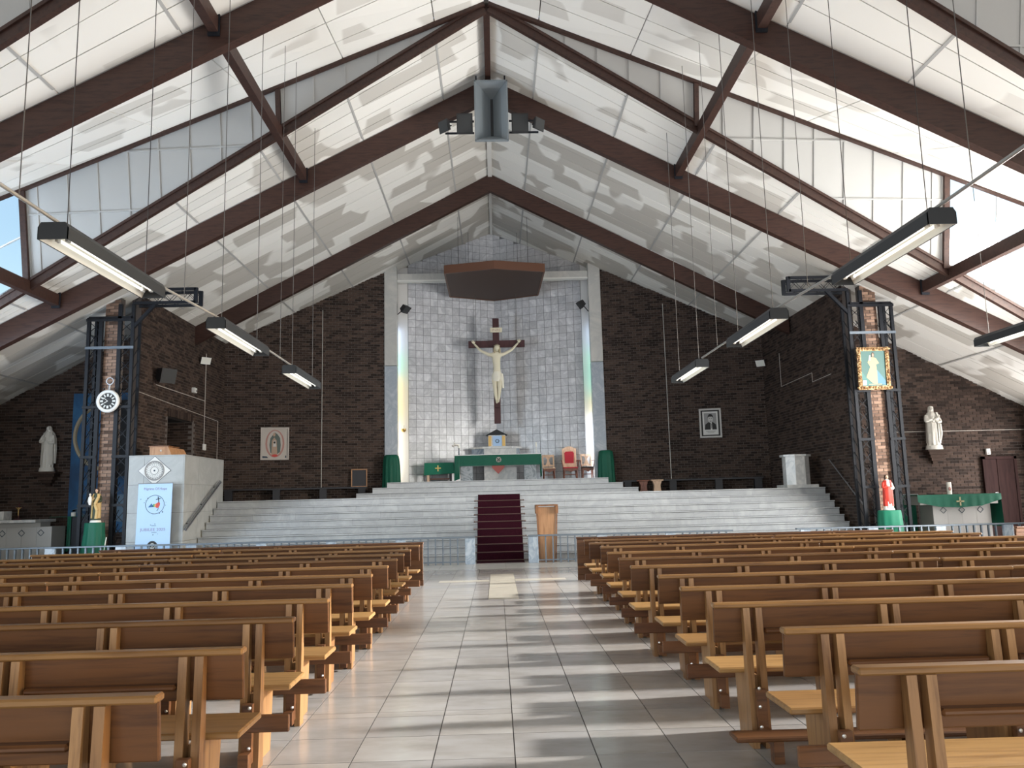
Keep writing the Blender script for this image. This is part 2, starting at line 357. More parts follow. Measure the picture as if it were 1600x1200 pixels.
M['rose'] = mat('print rose', (0.42, 0.22, 0.19), 0.6); M['mantle'] = mat('print green mantle', (0.10, 0.13, 0.12), 0.6)
M['parch'] = mat('print parchment', (0.50, 0.46, 0.42), 0.6); M['tan'] = mat('print tan', (0.42, 0.30, 0.22), 0.6)
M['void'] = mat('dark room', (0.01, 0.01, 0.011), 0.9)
M['brass'] = mat('brass', (0.5, 0.33, 0.12), 0.35, 0.8)
M['candle'] = mat('candle wax', (0.80, 0.78, 0.70), 0.5)
M['sand'] = mat('marble slab grey', (0.46, 0.455, 0.44), 0.45)
M['red_stone'] = mat('red stone', (0.30, 0.05, 0.035), 0.35)
m = M['glass'] = mat('frosted glazing', (0.85, 0.9, 0.95), 0.35); m.node_tree.nodes['Principled BSDF'].inputs['Transmission Weight'].default_value = 1.0
m.node_tree.nodes['Principled BSDF'].inputs['IOR'].default_value = 1.05
def lit(name, col, e): return mat(name, col, 0.3, emit=col, es=e)
M['pane_w'] = lit('backlit white pane', (0.90, 0.94, 1.0), 11.0); M['pane_c'] = lit('backlit cream pane', (1.0, 0.90, 0.72), 3.5); M['pane_g'] = lit('backlit green pane', (0.35, 0.85, 0.65), 3.0)
M['pane_y'] = lit('backlit yellow pane', (1.0, 0.80, 0.35), 3.0); M['pane_b'] = lit('backlit blue pane', (0.60, 0.75, 1.0), 3.0)

# ------------------------------------------------------------------ floor
fl = struct('floor', MB().box(-16.3, 16.3, -8.8, 25.0, -0.2, -0.006), M['grout'])
XE = [-1.43, -0.93, -0.425, 0.08, 0.585, 1.085, 1.575]
def xedges():
    l = list(XE)
    while l[0] > -16: l.insert(0, l[0]-0.505)
    while l[-1] < 16: l.append(l[-1]+0.505)
    return l
YE = [6.31-0.52*i for i in range(13, 0, -1)] + [6.31, 6.45]
while YE[-1] < 19.0: YE.append(YE[-1]+0.51)
XS = xedges(); rest = MB(); tiles = []
for i in range(len(XS)-1):
    for j in range(len(YE)-1):
        x0, x1, y0, y1 = XS[i], XS[i+1], YE[j], YE[j+1]; g = 0.0035
        aisle = -1.5 < x0 and x1 < 1.6 and y0 > 3.0
        inlay = (abs((x0+x1)/2-0.08) < 0.3 and 13.0 < (y0+y1)/2 < 17.6)
        if aisle: tiles.append((x0+g, x1-g, y0+g, y1-g))
        else: rest.box(x0+g, x1-g, y0+g, y1-g, -0.02, 0)
tm = {}
def unit(sx, sy, sz, key='u'):
    kk = (round(sx, 3), round(sy, 3), round(sz, 3), key)
    if kk not in tm: tm[kk] = MB().box(-sx/2, sx/2, -sy/2, sy/2, -sz, 0).mesh('tile')
    return tm[kk]
for t in tiles[:296]:
    o = link('tile', unit(t[1]-t[0], t[3]-t[2], 0.02), M['tile'], fl); o.location = ((t[0]+t[1])/2, (t[2]+t[3])/2, 0)
for t in tiles[296:]: rest.box(*t, -0.02, 0)
part('tiles', rest, M['tile'], fl, kind='stuff')
x = -16.2
while x < 16:                                   # pale marble strip before the altar rail
    o = link('slab', unit(0.775, 1.60, 0.022, 's'), M['strip'], fl); o.location = (x+0.39, 19.86, 0.001); x += 0.78
for xx in np.arange(-16.2, 16.2, 0.78):
    o = link('slab', unit(0.775, 0.60, 0.022, 's2'), M['strip'], fl); o.location = (xx+0.39, 20.97, 0.001)
# inlaid pale cross in the aisle floor
cr_ = struct('trim_1'); 
for (a, b, c_, d) in ((-0.17, 0.325, 13.27, 15.0), (-0.17, 0.325, 15.0, 16.2), (-0.17, 0.325, 16.2, 17.65), (-1.17, -0.68, 16.15, 16.5), (-0.68, -0.175, 16.15, 16.5), (0.33, 0.83, 16.15, 16.5), (0.83, 1.33, 16.15, 16.5)):
    o = link('inlay_tile', unit(b-a-0.006, d-c_-0.006, 0.02, 'i'), M['tile_pale'], cr_); o.location = ((a+b)/2, (c_+d)/2, 0.003)

# ------------------------------------------------------------------ ceiling
CEY0, CEY1 = -9.0, 32.2
def midY(YA, X): return YA + 3.37 + 0.18*abs(X)
BAYS = [(6.66, 13.06), (13.06, 19.6)]
XJ = [0.04, 1.15, 3.2, 5.25, 7.3, 9.35, 11.4, 13.6, 16.3]
NAVE = 13.6    # unseen nave eaves, pulled in to let sun reach the aisle; chapels are wider
npan = {1: 0, -1: 0}
for sg, nm in ((-1, 'ceiling'), (1, 'ceiling')):
    back = MB(); t = 0.05
    def strip(y0f, y1f, zf0, zf1, up, wide=False):     # backing sheet in X steps so that skew bays stay smooth
        for a, b in zip([0.0]+XJ[1:-1], XJ[1:]):
            if b > NAVE and not wide: continue
            P = [(sg*a, y0f(a), zf0(a)+up), (sg*b, y0f(b), zf0(b)+up), (sg*b, y1f(b), zf1(b)+up), (sg*a, y1f(a), zf1(a)+up)]
            back.hexa(P + [(p[0], p[1], p[2]+0.08) for p in P])
    rz = lambda a: ZR-SL*a
    z1 = lambda a: ZR-0.325*a
    k0 = lambda v: (lambda a: v)
    strip(k0(CEY0), k0(BAYS[0][0]), rz, rz, 0.03); strip(k0(BAYS[-1][1]), k0(CEY1), rz, rz, 0.03, True)
    for YA, YB in BAYS:
        strip(k0(YA), lambda a, YA=YA: midY(YA, a)-0.04*a, rz, z1, 0.16)
        strip(lambda a, YA=YA: midY(YA, a), k0(YB), rz, rz, 0.03)
    ce = part(nm, back, M['ceil_back']); tag(ce, kind='structure')
    extra = MB()
    def panels(y0f, y1f, zf0, zf1, n, wide=False):
        for a, b in zip(XJ[:-1], XJ[1:]):
            if b > NAVE and not wide: continue
            for j in range(n):
                g = 0.011
                P = []
                for (xx, tt) in ((a+g, j/n), (b-g, j/n), (b-g, (j+1)/n), (a+g, (j+1)/n)):
                    y0, y1 = y0f(xx), y1f(xx); d = (y1-y0); e = g/abs(d)
                    tq = tt+e if tt == j/n else tt-e
                    P.append((sg*xx, y0+d*tq, zf0(xx)+(zf1(xx)-zf0(xx))*tq))
                dz = random.uniform(0, 0.006)
                P8 = [(p[0], p[1], p[2]+dz) for p in P]+[(p[0], p[1], p[2]+0.045) for p in P]
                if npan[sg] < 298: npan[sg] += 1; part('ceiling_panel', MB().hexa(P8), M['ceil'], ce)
                else: extra.hexa(P8)
    YA, YB = BAYS[1]
    panels(k0(YA), lambda a: midY(13.06, a)-0.04*a, rz, z1, 4)
    panels(lambda a: midY(13.06, a), k0(YB), rz, rz, 5)
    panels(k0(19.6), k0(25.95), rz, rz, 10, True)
    YA, YB = BAYS[0]
    panels(lambda a: midY(6.66, a), k0(YB), rz, rz, 3)
    panels(k0(25.95), k0(32.0), rz, rz, 9, True)
    panels(k0(YA), lambda a: midY(6.66, a)-0.04*a, rz, z1, 3)
    if extra.v: part('ceiling_panels', extra, M['ceil'], ce, kind='stuff')
    # thin cover battens over the long joints
    for a in XJ[1:-1]:
        m_ = MB()
        for (y0, y1) in ((midY(13.06, a)+0.1, 19.5), (19.8, 25.8), (26.1, 31.5), (midY(6.66, a)+0.1, 12.9)):
            if a > 9.3 and y1 > 24.3: y1 = 24.1
            if a > 13 and y1 < 19.7: continue
            if y1 > y0: m_.bar((sg*a, y0, rz(a)-0.004), (sg*a, y1, rz(a)-0.004), 0.05, 0.014, up=(sg*SL, 0, 1))
        part('batten', m_, M['gable'], ce)
rb = MB().box(-0.07, 0.07, 19.75, 25.9, ZR-0.10, ZR+0.02); rb.box(-0.05, 0.05, 26.1, 31.9, ZR-0.08, ZR+0.02)
tag(part('trim_2', rb, M['white_trim']), kind='structure')

# gable walls of the roof lights
def gable(YA, sg, idx):
    nm = 'window_%d' % idx
    root = struct(nm)
    def pt(X, tq, off=0.0):     # point on the leaning gable plane, tq 0 bottom .. 1 top
        zb, zt = ZR-SL*X, ZR-0.325*X
        return (sg*X, midY(YA, X)-0.04*X*tq+off, zb+(zt-zb)*tq)
    xs = list(np.arange(0.3, 10.5, 0.72))+[10.62]
    for a, b in zip(xs[:-1], xs[1:]):
        p = [pt(a+0.012, 0), pt(b-0.012, 0), pt(b-0.012, 1), pt(a+0.012, 1)]
        part('gable_panel', MB().hexa(p+[(q[0], q[1]+0.04, q[2]) for q in p]), M['gable'], root)
        part('batten', MB().bar(pt(b, 0, -0.01), pt(b, 1, -0.01), 0.035, 0.03), M['gable'], root)
    for zz in (9.6, 8.3):
        xa, xb = (ZR-zz)/SL+.05, min((ZR-zz)/0.325-.05, 10.6)
        qa, qb = [(zz-(ZR-SL*X))/((ZR-0.325*X)-(ZR-SL*X)) for X in (xa, xb)]
        part('batten', MB().bar(pt(xa, qa, -0.012), pt(xb, qb, -0.012), 0.03, 0.035), M['gable'], root)
    bk = [pt(0.1, 0, 0.05), pt(10.65, 0, 0.05), pt(10.65, 1, 0.05), pt(0.1, 1, 0.05)]
    part('backing', MB().hexa(bk+[(q[0], q[1]+0.03, q[2]) for q in bk]), M['ceil_back'], root)
    # glazing beyond the outer post
    gx = [10.78, 12.0, 13.2]
    for a, b in zip(gx[:-1], gx[1:]):
        for (t0, t1) in ((0, 0.5), (0.5, 1)):
            e = 0.015
            p = [pt(a+e, t0), pt(b-e, t0), pt(b-e, t1), pt(a+e, t1)]
            part('pane', MB().hexa(p+[(q[0], q[1]+0.012, q[2]) for q in p]), M['glass'], root)
        part('glazing_bar', MB().bar(pt(b, 0, -0.01), pt(b, 1, -0.01), 0.04, 0.04), M['white_trim'], root)
        part('glazing_bar', MB().bar(pt(a, .5, -0.01), pt(b, .5, -0.01), 0.04, 0.03), M['white_trim'], root)
i_ = 1
for YA, YB in BAYS:
    for sg in (-1, 1):
        gable(YA, sg, i_); i_ += 1

# ------------------------------------------------------------------ walls
brick_cache = {}
def brick_wall(name, p0, p1, z0, ztop, nrm, holes=(), near=None, mkey='brick', nmax=297, label=None, cl=0.235, ch=0.086, full=None):
    """brick skin from p0 to p1 (plan points), nrm = side facing the hall"""
    p0 = Vector((*p0, 0)); p1 = Vector((*p1, 0)); L = (p1-p0).length; u = (p1-p0)/L; n = Vector((*nrm, 0)).normalized()
    th = 0.25
    # mortar body
    S = sorted(set([0, L]+[s for h in holes for s in h[:2]]))
    body = MB()
    for a, b in zip(S[:-1], S[1:]):
        mid = (a+b)/2; zs = [(z0, None)]
        hh = [h for h in holes if h[0] <= mid <= h[1]]
        spans = [(z0, hh[0][2]), (hh[0][3], None)] if hh else [(z0, None)]
        for za, zb in spans:
            if zb is not None and zb <= za: continue
            A = p0+u*a; B = p0+u*b; A2 = A-n*th; B2 = B-n*th
            ta, tb_ = (zb, zb) if zb is not None else (ztop(A), ztop(B))
            body.hexa([(A.x, A.y, za), (B.x, B.y, za), (B2.x, B2.y, za), (A2.x, A2.y, za), (A.x, A.y, ta), (B.x, B.y, tb_), (B2.x, B2.y, tb_), (A2.x, A2.y, ta)])
    w_ = part(name, body, M['mortar']); tag(w_, kind='structure', label=label)
    items = []; row = 0; z = z0+0.006
    while True:
        zt = z+ch-0.012; s = -(cl/2)*(row % 2); anyb = False
        while s < L:
            a, b = max(s, 0)+0.005, min(s+cl-0.011, L-0.003)
            if b-a > 0.05:
                c = p0+u*(a+b)/2
                if z+0.02 < ztop(c):
                    anyb = True
                    if not any(h[0]-0.02 < b and a < h[1]+0.02 and h[2]-0.02 < zt and z < h[3]+0.02 for h in holes):
                        items.append((a, b, z, min(zt, ztop(c)+0.05)))
            s += cl
        if not anyb: break
        z += ch; row += 1
        if z > 13: break
    camv = Vector((0, 0, EYE))
    if near is None: near = lambda q: (q-camv).length
    items.sort(key=lambda t: near(p0+u*(t[0]+t[1])/2+Vector((0, 0, (t[2]+t[3])/2))))
    ang = math.atan2(u.y, u.x)
    flip = (Vector((-u.y, u.x, 0)).dot(n) < 0)
    for (a, b, za, zb) in items[:nmax]:
        kk = (round(b-a, 2), round(zb-za, 3), mkey, flip)
        if kk not in brick_cache:
            wv = (b-a)/2; hv = (zb-za)/2; s_ = -1 if flip else 1
            brick_cache[kk] = MB().box(-wv, wv, min(0, s_*0.012), max(0, s_*0.012), -hv, hv).mesh('brick')
        o = link('brick', brick_cache[kk], M[mkey], w_); c = p0+u*(a+b)/2 + n*random.uniform(0, 0.003)
        o.location = (c.x, c.y, (za+zb)/2); o.rotation_euler = (0, 0, ang)
    if len(items) > nmax:
        rest = MB()
        for (a, b, za, zb) in items[nmax:]:
            A = p0+u*a; B = p0+u*b; q = n*(0.011+random.uniform(0, 0.003))
            P = [A, B, B+q, A+q]
            rest.add([(v.x, v.y, za) for v in P]+[(v.x, v.y, zb) for v in P], [(3,2,1,0),(4,5,6,7),(1,2,6,5),(2,3,7,6),(3,0,4,7)])
        part('bricks', rest, M['bricks'] if mkey == 'brick' else M[mkey], w_, kind='stuff')
    return w_
rt_ = lambda c: ZR-SL*abs(c.x)-0.01
XL, XR_, YC, YP = -9.65, 9.79, 28.8, 21.9
# chancel side walls, wings beside the apse, chapel walls, piers
brick_wall('wall_left_chancel', (XL, YP), (XL, YC), 0.0, rt_, (1, 0), holes=[(2.05, 4.0, 2.6, 4.25)])
brick_wall('wall_right_chancel', (XR_, YP), (XR_, YC), 0.0, rt_, (-1, 0))
brick_wall('wall_left_wing', (XL, YC), (-4.1, 30.02), 1.6, rt_, (0.2, -1))
brick_wall('wall_right_wing', (4.10, 30.02), (XR_, YC), 1.6, rt_, (-0.2, -1))
brick_wall('wall_left_chapel', (-16.3, 24.2), (-9.9, 24.2), 0.0, rt_, (0, -1))
brick_wall('wall_right_chapel', (10.04, 24.2), (16.3, 24.2), 0.0, rt_, (0, -1), holes=[])
brick_wall('wall_left_pier', (-10.37, 21.40), (-9.97, 21.40), 0.0, rt_, (0, -1), mkey='brick_pier_lit')
brick_wall('wall_right_pier', (10.05, 21.40), (10.47, 21.40), 0.0, rt_, (0, -1), mkey='brick_pier_lit')
def joint(nm, pts): tag(part(nm, MB().path(pts, 0.014, 6), M['strip']), kind='structure')
def wp(a, b, t, z, off=0.016):
    A = Vector((*a, 0)); B = Vector((*b, 0)); u = (B-A).normalized(); q = A+(B-A)*t+Vector((u.y, -u.x, 0))*off; return (q.x, q.y, z)
wl_, wr_ = ((XL, YC), (-4.1, 30.02)), ((4.10, 30.02), (XR_, YC))
joint('trim_5', [wp(*wl_, .60, 2.1), wp(*wl_, .60, 8.7)]); joint('trim_6', [wp(*wr_, .40, 2.1), wp(*wr_, .40, 8.7)])
# soldier lintel and dark room behind the pulpit doorway
so = struct('door_1')
for i in range(23):
    y = 23.9+i*0.0865
    part('lintel_brick', MB().box(XL-0.02, XL+0.016, y+0.005, y+0.08, 4.25, 4.49), M['brick'], so)
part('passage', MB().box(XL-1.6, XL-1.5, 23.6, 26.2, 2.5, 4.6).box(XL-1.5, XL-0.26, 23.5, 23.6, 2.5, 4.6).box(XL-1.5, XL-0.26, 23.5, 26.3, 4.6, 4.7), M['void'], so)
part('jamb', MB().box(XL-1.5, XL-0.01, 25.915, 25.96, 2.6, 4.25), M['mortar'], so)
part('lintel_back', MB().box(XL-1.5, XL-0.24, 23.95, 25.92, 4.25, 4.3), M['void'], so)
for i in range(19):
    for j in range(6):
        z = 2.606+i*0.086; a = XL-0.014-0.235*j-(0.117 if i % 2 else 0)
        part('jamb_brick', MB().box(a-0.224, a, 25.886, 25.912, z, z+0.074), M['brick'], so)
# outer walls: low sill walls and glazing frames, unseen, drawn in to admit sun
def glazed_wall(name, x, y0, y1, wn):
    s = 1 if x > 0 else -1
    tag(part(name, MB().box(min(x, x+s*.2), max(x, x+s*.2), -8.8, 19.6, -0.2, 0.25).box(min(x, x+s*.2), max(x, x+s*.2), y1, 19.6, 0.25, 5.3)
        .box(min(x, s*16.3), max(x, s*16.3), 19.6, 19.8, -0.2, 5.3).box(min(s*16.3, s*16.5), max(s*16.3, s*16.5), 19.6, 24.4, -0.2, 3.9), M['mortar']), kind='structure')
    wf = struct('window_%d' % wn)
    n = int((y1-y0)/2.2)
    for i in range(n+1):
        y = y0+(y1-y0)*i/n
        part('window_frame', MB().box(x-0.03, x+0.03, y-0.03, y+0.03, 0.25, 5.25), M['white_trim'], wf)
glazed_wall('wall_right', 13.6, -8.0, 19.5, 5); glazed_wall('wall_left', -13.6, -8.0, 18.6, 6)
wb = MB().box(-16.3, 16.3, -9.0, -8.8, 5.2, 12.4).box(-16.3, -12.2, -9.0, -8.8, 0, 5.2).box(12.2, 16.3, -9.0, -8.8, 0, 5.2)
tag(part('wall_back', wb, M['mortar']), kind='structure')

# apse
AP = [(-3.27, 30.6), (0.06, 32.0), (3.42, 30.6)]
tile_me = {}
for nm, a, b in (('wall_apse_left', AP[0], AP[1]), ('wall_apse_right', AP[1], AP[2])):
    A = Vector((*a, 0)); B = Vector((*b, 0)); L = (B-A).length; u = (B-A)/L; n = Vector((u.y, -u.x, 0)); ang = math.atan2(u.y, u.x)
    zt = lambda c: ZR-SL*abs(c.x)
    A2, B2 = A-n*0.2, B-n*0.2
    wl = part(nm, MB().hexa([(A.x,A.y,1.7),(B.x,B.y,1.7),(B2.x,B2.y,1.7),(A2.x,A2.y,1.7),(A.x,A.y,zt(A)),(B.x,B.y,zt(B)),(B2.x,B2.y,zt(B)),(A2.x,A2.y,zt(A))]), M['mortar_apse'])
    tag(wl, kind='structure'); cnt = 0; rest = MB(); ncol = 12; pw = L/ncol; ph = 0.297
    for j in range(35):
        for i in range(ncol):
            c = A+u*(i+0.5)*pw; z = 2.29+j*ph
            if z+0.05 > zt(c): continue
            g = 0.006; hv = (ph-2*g)/2
            ztop = min(z+ph-g, zt(c)+0.05); hh = (ztop-z-g)/2
            cnt += 1; pro = random.uniform(0.008, 0.011)
            key = round(hh, 2)
            if key not in tile_me: tile_me[key] = MB().box(-pw/2+g, pw/2-g, -0.012, 0, -hh, hh).mesh('tile')
            o = None
            if cnt <= 298:
                o = link('tile', tile_me[key], M['apse_tile'], wl); p = c; o.location = (p.x, p.y, z+g+hh); o.rotation_euler = (random.uniform(-.003, .003), 0, ang+random.uniform(-.004, .004))
            else:
                P = [A+u*(i*pw+g), A+u*((i+1)*pw-g)]; P = [P[0]+n*0.01, P[1]+n*0.01, P[1], P[0]]
                rest.add([(v.x, v.y, z+g) for v in P]+[(v.x, v.y, ztop) for v in P], [(3,2,1,0),(4,5,6,7),(0,1,5,4),(1,2,6,5),(3,0,4,7)])
    if rest.v: part('tiles', rest, M['apse_tile'], wl, kind='stuff')
# white jambs beside the apse, behind the columns, with the slit windows facing across
for sg, nm, e in ((-1, 'trim_3', -3.27), (1, 'trim_4', 3.42)):
    j = struct(nm, MB().hexa([(e-(.7 if sg<0 else 0),30.62,1.7),(e+(0 if sg<0 else .8),30.62,1.7),(e+(0 if sg<0 else .8),30.75,1.7),(e-(.7 if sg<0 else 0),30.75,1.7)]+
        [(e-(.7 if sg<0 else 0),30.62,10.6),(e+(0 if sg<0 else .8),30.62,10.6),(e+(0 if sg<0 else .8),30.75,10.6),(e-(.7 if sg<0 else 0),30.75,10.6)]), M['plaster'])
for sg, wn, x in ((-1, 7, -3.80), (1, 8, 4.0)):
    wd = struct('window_%d' % wn)
    zz = [2.3, 4.6, 5.4, 6.3, 7.2, 8.2]; mats = ['pane_c', 'pane_y', 'pane_y', 'pane_g', 'pane_b'] if sg < 0 else ['pane_w', 'pane_y', 'pane_g', 'pane_g', 'pane_b']
    for a, b, mm in zip(zz[:-1], zz[1:], mats):
        part('pane', MB().box(x-0.01, x+0.01, 30.34, 30.58, a+0.02, b-0.02), M[mm], wd)
    for a in zz: part('glazing_bar', MB().box(x-0.02, x+0.02, 30.3, 30.62, a-0.02, a+0.02), M['black_mat'], wd)
# columns and the lintel between them
for nm, lab, x0, x1 in (('marble_column', 'tall square marble column left of the apse, green drape at its foot', -4.10, -3.62), ('marble_column', 'tall square marble column right of the apse, beside the red armchair', 3.66, 4.12)):
    t = thing(nm, lab, 'column', ((x0+x1)/2, 30.1, 2.2))
    part('lower_shaft', MB().cbox(x0, x1, 29.95, 30.3, 1.8, 6.62, 0.015), M['column_low'], t)
    part('upper_shaft', MB().cbox(x0, x1, 29.95, 30.3, 6.635, roofz(x1 if x1 < 0 else x0)-0.03, 0.015), M['column'], t)
li = thing('apse_lintel', 'pale beam spanning the apse between the marble columns behind the brown canopy', 'beam', (0, 30.1, 9.9))
part('beam', MB().box(-3.61, 3.65, 30.0, 30.25, 9.93, 10.17), M['column'], li); part('lower_edge', MB().box(-3.61, 3.65, 29.98, 30.27, 9.87, 9.925), M['white_trim'], li)

# ------------------------------------------------------------------ sanctuary steps
RS, TR, Y0S = 0.19, 0.29, 21.30
st = tag(struct('floor', MB().box(-9.4, 9.5, 23.78, 29.0, 1.2, 1.70), M['grout']), label='raised sanctuary floor'); st['kind'] = 'structure'
stp = thing('sanctuary_stairs', 'nine wide white marble stairs rising across the whole sanctuary front', 'stairs', (0.8, 22.5, 0))
edges = list(np.arange(-8.03, 9.7, 1.19)); edges[-1] = 9.60
for kx in range(9):
    y0 = Y0S+TR*kx; z0 = RS*kx; z1_ = RS*(kx+1)
    off = 0.0 if kx % 2 == 0 else 0.45
    ed = [-8.03]+[e+off for e in edges[1:-1]]+[9.60]
    for a, b in zip(ed[:-1], ed[1:]):
        y2 = y0+TR+0.05 if kx < 8 else y0+0.95
        part('stair_slab', MB().box(a+0.001, b-0.001, y0+0.035, y0+0.12, z0+0.004, z1_-0.041).box(a+0.001, b-0.001, y0, y2, z1_-0.032, z1_), M['step'], stp)
core = MB()
for kx in range(9): core.box(-8.02, 9.59, Y0S+TR*kx+0.05, Y0S+TR*kx+0.11, RS*kx, RS*(kx+1)-0.034)
part('stair_core', core, M['grout'], stp)
# floor slabs of the platform
for xx in np.arange(-8.0, 9.6, 1.19):
    for yy in np.arange(24.6, 28.4, 0.97):
        o = link('slab', unit(1.18, 0.96, 0.02, 'p'), M['step'], st); o.location = (xx+0.59, yy+0.485, 1.71)
ast = thing('altar_steps', 'three upper white marble steps carrying the altar', 'stairs', (0, 28.9, 1.7))
for i, (xa, xb, y0, z0) in enumerate(((-4.87, 4.96, 28.4, 1.71), (-4.36, 4.48, 28.75, 1.895), (-3.9, 4.02, 29.1, 2.08))):
    n = 8; 
    for j in range(n):
        a = xa+(xb-xa)*j/n; b = xa+(xb-xa)*(j+1)/n
        ye = 29.75 if i < 1 else (29.94 if i == 1 else 29.42)
        part('step_slab', MB().box(a+0.001, b-0.001, y0+0.03, ye, z0+0.004, z0+0.144).box(a+0.001, b-0.001, y0, ye, z0+0.154, z0+0.185), M['step'], ast)
part('altar_floor', MB().box(-3.42, 3.62, 29.42, 29.93, 2.1, 2.263).zprism([(-3.58, 29.93), (3.62, 29.93), (3.62, 30.58), (3.36, 30.58), (0.06, 31.95), (-3.22, 30.58), (-3.58, 30.58)], 2.1, 2.263), M['step'], ast)
part('step_core', MB().box(-4.80, 4.90, 28.46, 29.4, 1.72, 1.86).box(-4.3, 4.42, 28.81, 29.4, 1.90, 2.05).box(-3.85, 3.97, 29.16, 29.4, 2.09, 2.24), M['grout'], ast)
# carpet runner and its rods
ca = thing('stair_carpet', 'dark wine red carpet runner up the middle of the marble stairs', 'carpet', (0.05, 21.3, 0))
prof = [(20.72, 0.0), (Y0S-0.012, 0.0)]
for kx in range(9):
    y0 = Y0S+TR*kx; prof += [(y0-0.014, RS*(kx+1)+0.004), (y0+TR-0.014, RS*(kx+1)+0.004)]
prof[-1] = (Y0S+TR*8+0.5, RS*9+0.004)
rn = MB()
for (ya, za), (yb, zb) in zip(prof[:-1], prof[1:]):
    dy, dz = (0, 0.014) if abs(zb-za) < 0.01 else (-0.014, 0)
    W0, W1 = -0.54, 0.67
    P = [(W0, ya, za), (W1, ya, za), (W1, yb, zb), (W0, yb, zb)]
    rn.hexa(P+[(p[0], p[1]+dy, p[2]+dz) for p in P])
part('runner', rn, M['carpet'], ca)
for kx in range(9):
    y = Y0S+TR*kx-0.035; z = RS*kx+0.03
    part('stair_rod', MB().tube((-0.62, y, z), (0.76, y, z), 0.012).ball((-0.63, y, z), 0.022, n=8, m=6).ball((0.77, y, z), 0.022, n=8, m=6), M['rod'], ca)

# ------------------------------------------------------------------ roof frames, purlins, dormer beams
def raft(mb, xa, xb, Y, wd, dp, off=0.0):
    za, zb = roofz(xa)-off, roofz(xb)-off
    mb.hexa([(xa,Y,za-dp),(xb,Y,zb-dp),(xb,Y+wd,zb-dp),(xa,Y+wd,za-dp),(xa,Y,za),(xb,Y,zb),(xb,Y+wd,zb),(xa,Y+wd,za)])
for Y, lab, xm in ((13.06, 'nearest big brown glulam roof frame, cut off by the top of the picture', 13.6), (19.6, 'brown glulam roof frame carrying the grey loudspeaker horn at its peak', 13.6), (25.85, 'farthest and smallest brown glulam roof frame, just before the apse', 9.72)):
    t = thing('roof_frame', lab, 'roof beam', (0, Y, ZR-0.6))
    for s in (-1, 1):
        mb = MB(); raft(mb, 0.0 if s > 0 else -0.0, s*xm, Y, 0.2, 0.58, 0.01)
        o = part('rafter', mb, M['beam'], t)
names = {(-4.7, 0): 'short brown purlin left of centre between the two nearest roof frames', (-4.7, 1): 'brown purlin left of centre leading out of the top of the picture',
         (4.8, 0): 'short brown purlin right of centre between the two nearest roof frames', (4.8, 1): 'brown purlin right of centre leading out of the top of the picture',
         (-10.7, 0): 'low brown purlin at the left edge below the pale roof window', (10.85, 0): 'low brown purlin at the right edge below the bright roof window'}
for (X, q), lab in names.items():
    ya, yb = (13.27, 19.58) if q == 0 else (7.0, 13.05)
    z = roofz(X)+0.02
    t = thing('roof_purlin', lab, 'roof beam', (X, ya, z))
    part('beam', MB().box(X-0.08, X+0.08, ya, yb, z-0.30, z-0.02), M['beam2'], t)
    part('hanger', MB().box(X-0.1, X+0.1, yb-0.05, yb-0.005, z-0.36, z+0.03), M['black'], t)
sidew = {-1: 'left', 1: 'right'}
for bi, (YA, YB) in enumerate(BAYS):
    for s in (-1, 1):
        where = sidew[s]+' of the ridge, ' + ('middle bay' if bi == 1 else 'nearest bay at the top corner')
        t = thing('valley_beam', 'dark brown beam along the bottom of the roof window, '+where, 'roof beam', (s*5, midY(YA, 5), roofz(5)))
        mb = MB(); X2 = 13.5
        a = Vector((s*0.05, midY(YA, 0), ZR-0.12)); b = Vector((s*X2, midY(YA, X2), roofz(X2)-0.12))
        part('beam', mb.bar(a, b, 0.10, 0.22), M['beam2'], t)
        part('upper_strip', MB().bar(a+Vector((0, -0.06, 0.10)), b+Vector((0, -0.06, 0.10)), 0.05, 0.06), M['beam2'], t)
        t = thing('eaves_beam', 'slender dark brown beam along the top of the roof window, '+where, 'roof beam', (s*5, midY(YA, 5)-.2, ZR-1.6))
        a = Vector((s*0.05, midY(YA, 0)-0.06, ZR-0.03)); b = Vector((s*X2, midY(YA, X2)-0.04*X2-0.06, ZR-0.325*X2-0.03))
        part('beam', MB().bar(a, b, 0.10, 0.14), M['beam2'], t)
        for X in (1.6, 3.3, 5.2, 7.3, 9.6):
            p = a+(b-a)*(X/X2); part('bracket', MB().hexa([(p.x-.09,p.y-.03,p.z+.06),(p.x+.09,p.y-.03,p.z+.06),(p.x+.09,p.y+.03,p.z+.06),(p.x-.09,p.y+.03,p.z+.06),(p.x-.02,p.y-.03,p.z+.14),(p.x+.02,p.y-.03,p.z+.14),(p.x+.02,p.y+.03,p.z+.14),(p.x-.02,p.y+.03,p.z+.14)]), M['black'], t)
        for X, pn in ((4.7, 'inner'), (10.7, 'outer')):
            t = thing('gable_post', pn+' brown roof window post, '+where, 'post', (s*X, midY(YA, X), roofz(X)))
            pa = (s*X, midY(YA, X)-0.05, roofz(X)-0.1); pb = (s*X, midY(YA, X)-0.04*X-0.05, ZR-0.325*X)
            part('post', MB().bar(pa, pb, 0.13 if X > 5 else 0.10, 0.10), M['beam2'], t)
for (ya, yb, lab) in ((16.45, 19.6, 'dark brown ridge beam hanging at the very peak of the roof'),):
    t = thing('ridge_beam', lab, 'roof beam', (0, ya, ZR)); part('beam', MB().box(-0.07, 0.07, ya, yb, ZR-0.22, ZR-0.01), M['beam2'], t)
    part('knee', MB().prism([(-0.3, ZR-0.30), (0.3, ZR-0.30), (0.07, ZR-0.10), (-0.07, ZR-0.10)], 19.52, 19.6), M['beam2'], t)

